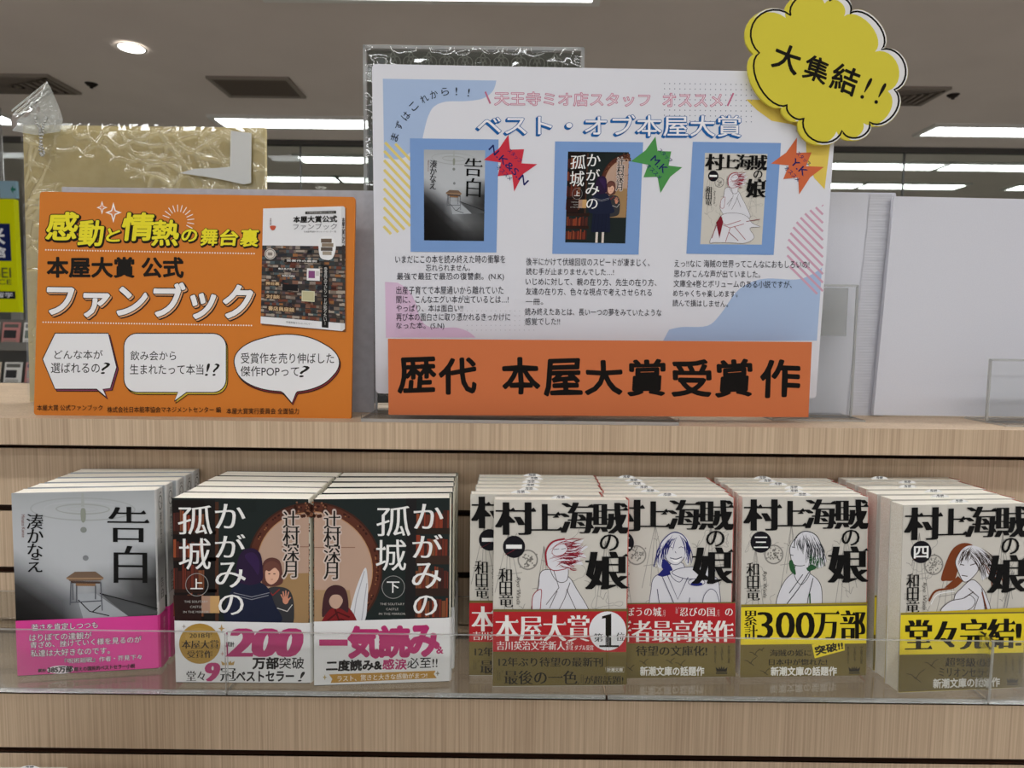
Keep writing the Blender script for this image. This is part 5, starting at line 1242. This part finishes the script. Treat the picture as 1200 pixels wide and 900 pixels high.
# ------------------------------------------------------------------ behind: yellow shop sign, brochures, small blue sign
def behind():
    y = 3.0; f = lambda px, py: at_y(px, py, y)
    a, b = f(-80, 232), f(22, 366); xc = (a[0]+b[0])/2; hw = (b[0]-a[0])/2; zt, zb = a[2], b[2]
    r = empty('yellow_sign', (xc, y, 0), 'bright yellow shop sign with a navy panel far behind the wrapped board', 'sign')
    parts = {}; pbox(parts, 'panel', -hw, 0, zb, hw, .03, zt, '#dfe600')
    H = homog([(-80, 232), (22, 232), (22, 366), (-80, 366)], [(-hw, zt), (hw, zt), (hw, zb), (-hw, zb)])
    A = Art(parts, H); A.part = 'panel'
    A.lv = 60; A.rect(-70, 261, 16, 305, '#15245c'); A.lv += 60; A.part = 'lettering'
    A.text('日米', (-34, 266, 9, 286), '#eef0f6', bold=.03); A.text('会館', (-34, 289, 9, 301), '#eef0f6', bold=.03)
    A.text('NICHIBEI', (-62, 313, 15, 325), '#5f6632'); A.text('SERVICE', (-38, 327, 15, 333), '#5f6632')
    A.lv = 60; A.rect(-70, 341, 19, 350, '#171a2c'); A.lv += 60; A.text('英会話・留学', (-50, 342.5, 16, 348.5), '#e6e8f0', bold=.02)
    build_parts(parts, r, {'*': INK})
    g = Geo()
    for s in (-1, 1): g.box(s*hw*.9-.02, .005, 0, s*hw*.9+.02, .025, zb)
    g.build('post', mat('sign_post', .5, .3, '#8a8a86'), r)
    # brochure rack below it
    y2 = 2.6; xa, xb = at_y(-80, 400, y2)[0], at_y(26, 400, y2)[0]; zt = at_y(0, 374, y2)[2]
    r = empty('brochure_rack', ((xa+xb)/2, y2+.12, 0), 'grey rack of brochures below the yellow sign', 'rack'); hw = (xb-xa)/2
    gm = mat('rack_grey', .5, .3, '#77756f')
    g = Geo(); g.box(-hw, .1, 0, hw, .12, zt); g.build('back_panel', gm, r)
    zz = [zt-.11, zt-.27, zt-.43]
    for z in zz:
        g = Geo(); g.box(-hw, -.04, z-.012, hw, .1, z); g.box(-hw, -.04, z, hw, -.03, z+.02); g.build('rack_ledge', gm, r)
    R = random.Random(3); pal = ['#e4dfd2', '#d9a36a', '#c9ccd4', '#e8e6e0', '#8b6f5a', '#b7c4b0', '#e6d7c0', '#c98a86']
    k = 0
    for z in zz:
        n = 4
        for i in range(n):
            x = xb-.05-i*.085; w_, h_ = .07, .10
            b = empty('brochure', (x, y2+.115, z+.0005), '', 'brochure', 'brochures on the grey rack')
            b.rotation_euler = (-.2, 0, 0)
            b['label'] = ['top', 'middle', 'lowest'][k] + '-row brochure on the grey rack below the yellow sign, ' + ['outermost by the wrapped board', 'second from the wrapped board', 'third from the wrapped board', 'fourth from the wrapped board'][i]
            ps = {}; pbox(ps, 'leaflet', -w_/2, 0, 0, w_/2, .004, h_, R.choice(pal)); A = Art(ps, homog([(0, 0), (10, 0), (10, 14), (0, 14)], [(-w_/2, h_), (w_/2, h_), (w_/2, 0), (-w_/2, 0)])); A.part = 'leaflet'; A.lv = 8
            A.rect(1, 1, 9, 3, R.choice(['#8d3b34', '#3f4a5c', '#6a6a64'])); A.rect(1, 4.5, 7+R.random()*2, 9, R.choice(['#a39a8c', '#5a6a5a', '#3b3a3c'])); A.rects([(1, 10+.9*q, 8.5, 10.4+.9*q, '#8c8880') for q in range(3)])
            build_parts(ps, b, {'*': INK})
        k += 1
    y3 = 3.9; a, b = at_y(10.5, 212, y3), at_y(19.5, 232, y3); s = (b[0]-a[0])*2.4
    r = empty('hanging_sign', ((b[0]-s/2), y3, b[2]), 'small pale blue hanging sign beside the top of the yellow sign', 'sign')
    ps = {}; pbox(ps, 'panel', -s/2, 0, 0, s/2, .02, a[2]-b[2], '#a9cfe6'); A = Art(ps, homog([(0, 0), (10, 0), (10, 8), (0, 8)], [(-s/2, a[2]-b[2]), (s/2, a[2]-b[2]), (s/2, 0), (-s/2, 0)])); A.part = 'panel'; A.lv = 10
    A.poly([(6.5, 4), (8.2, 2), (8.2, 3.4), (9.6, 3.4), (9.6, 4.6), (8.2, 4.6), (8.2, 6)], '#2f8a7a')
    build_parts(ps, r, {'*': INK})
    g = Geo(); hh = CEILZ-a[2]
    for sx in (-1, -.7): g.cyl((sx*s*.45, .01), .004, a[2]-b[2], CEILZ-b[2], n=8)
    g.build('hanger_rod', METAL, r)
behind()

# ------------------------------------------------------------------ lower shelf: the top of one more paperback with its slip
ZL2 = at_y(20, 898.6, .52)[2]-EYE-.148
pz = (-.46, .50, ZL2, 0.02, .02, 0)
Qx = [tuple(proj(pose(*pz, .105) @ Vector(p))) for p in ((-.0525, 0, .148), (.0525, 0, .148), (.0525, 0, 0), (-.0525, 0, 0))]
bx = make_book('paperback on the next tray down, only its top edge and slip showing', 'lower shelf paperbacks', Qx, pz, .148, .0158, '#cfcbc2', '#d5d0c4', 0, None, [], None, slip=True)
for chd in bx.children:
    if chd.name.startswith('sales_slip'): chd.location = (at_y(36.5, 897, .51)[0]-bx.location.x, -.004, .0066)
r = empty('acrylic_tray', (-.40, .49, EYE+ZL2-.0035), 'clear acrylic tray on the next shelf down holding a single paperback', 'tray', 'acrylic trays on the shelf panel')
g = Geo(); g.box(-.16, .003, 0, .16, WALLY-.49, .003, 0, 1); g.build('tray_floor', [ACRYL, EDGE], r)
g = Geo(); g.box(-.16, 0, 0, .16, .0028, .045, 0, 1); g.build('front_lip', [ACRYL, EDGE], r)
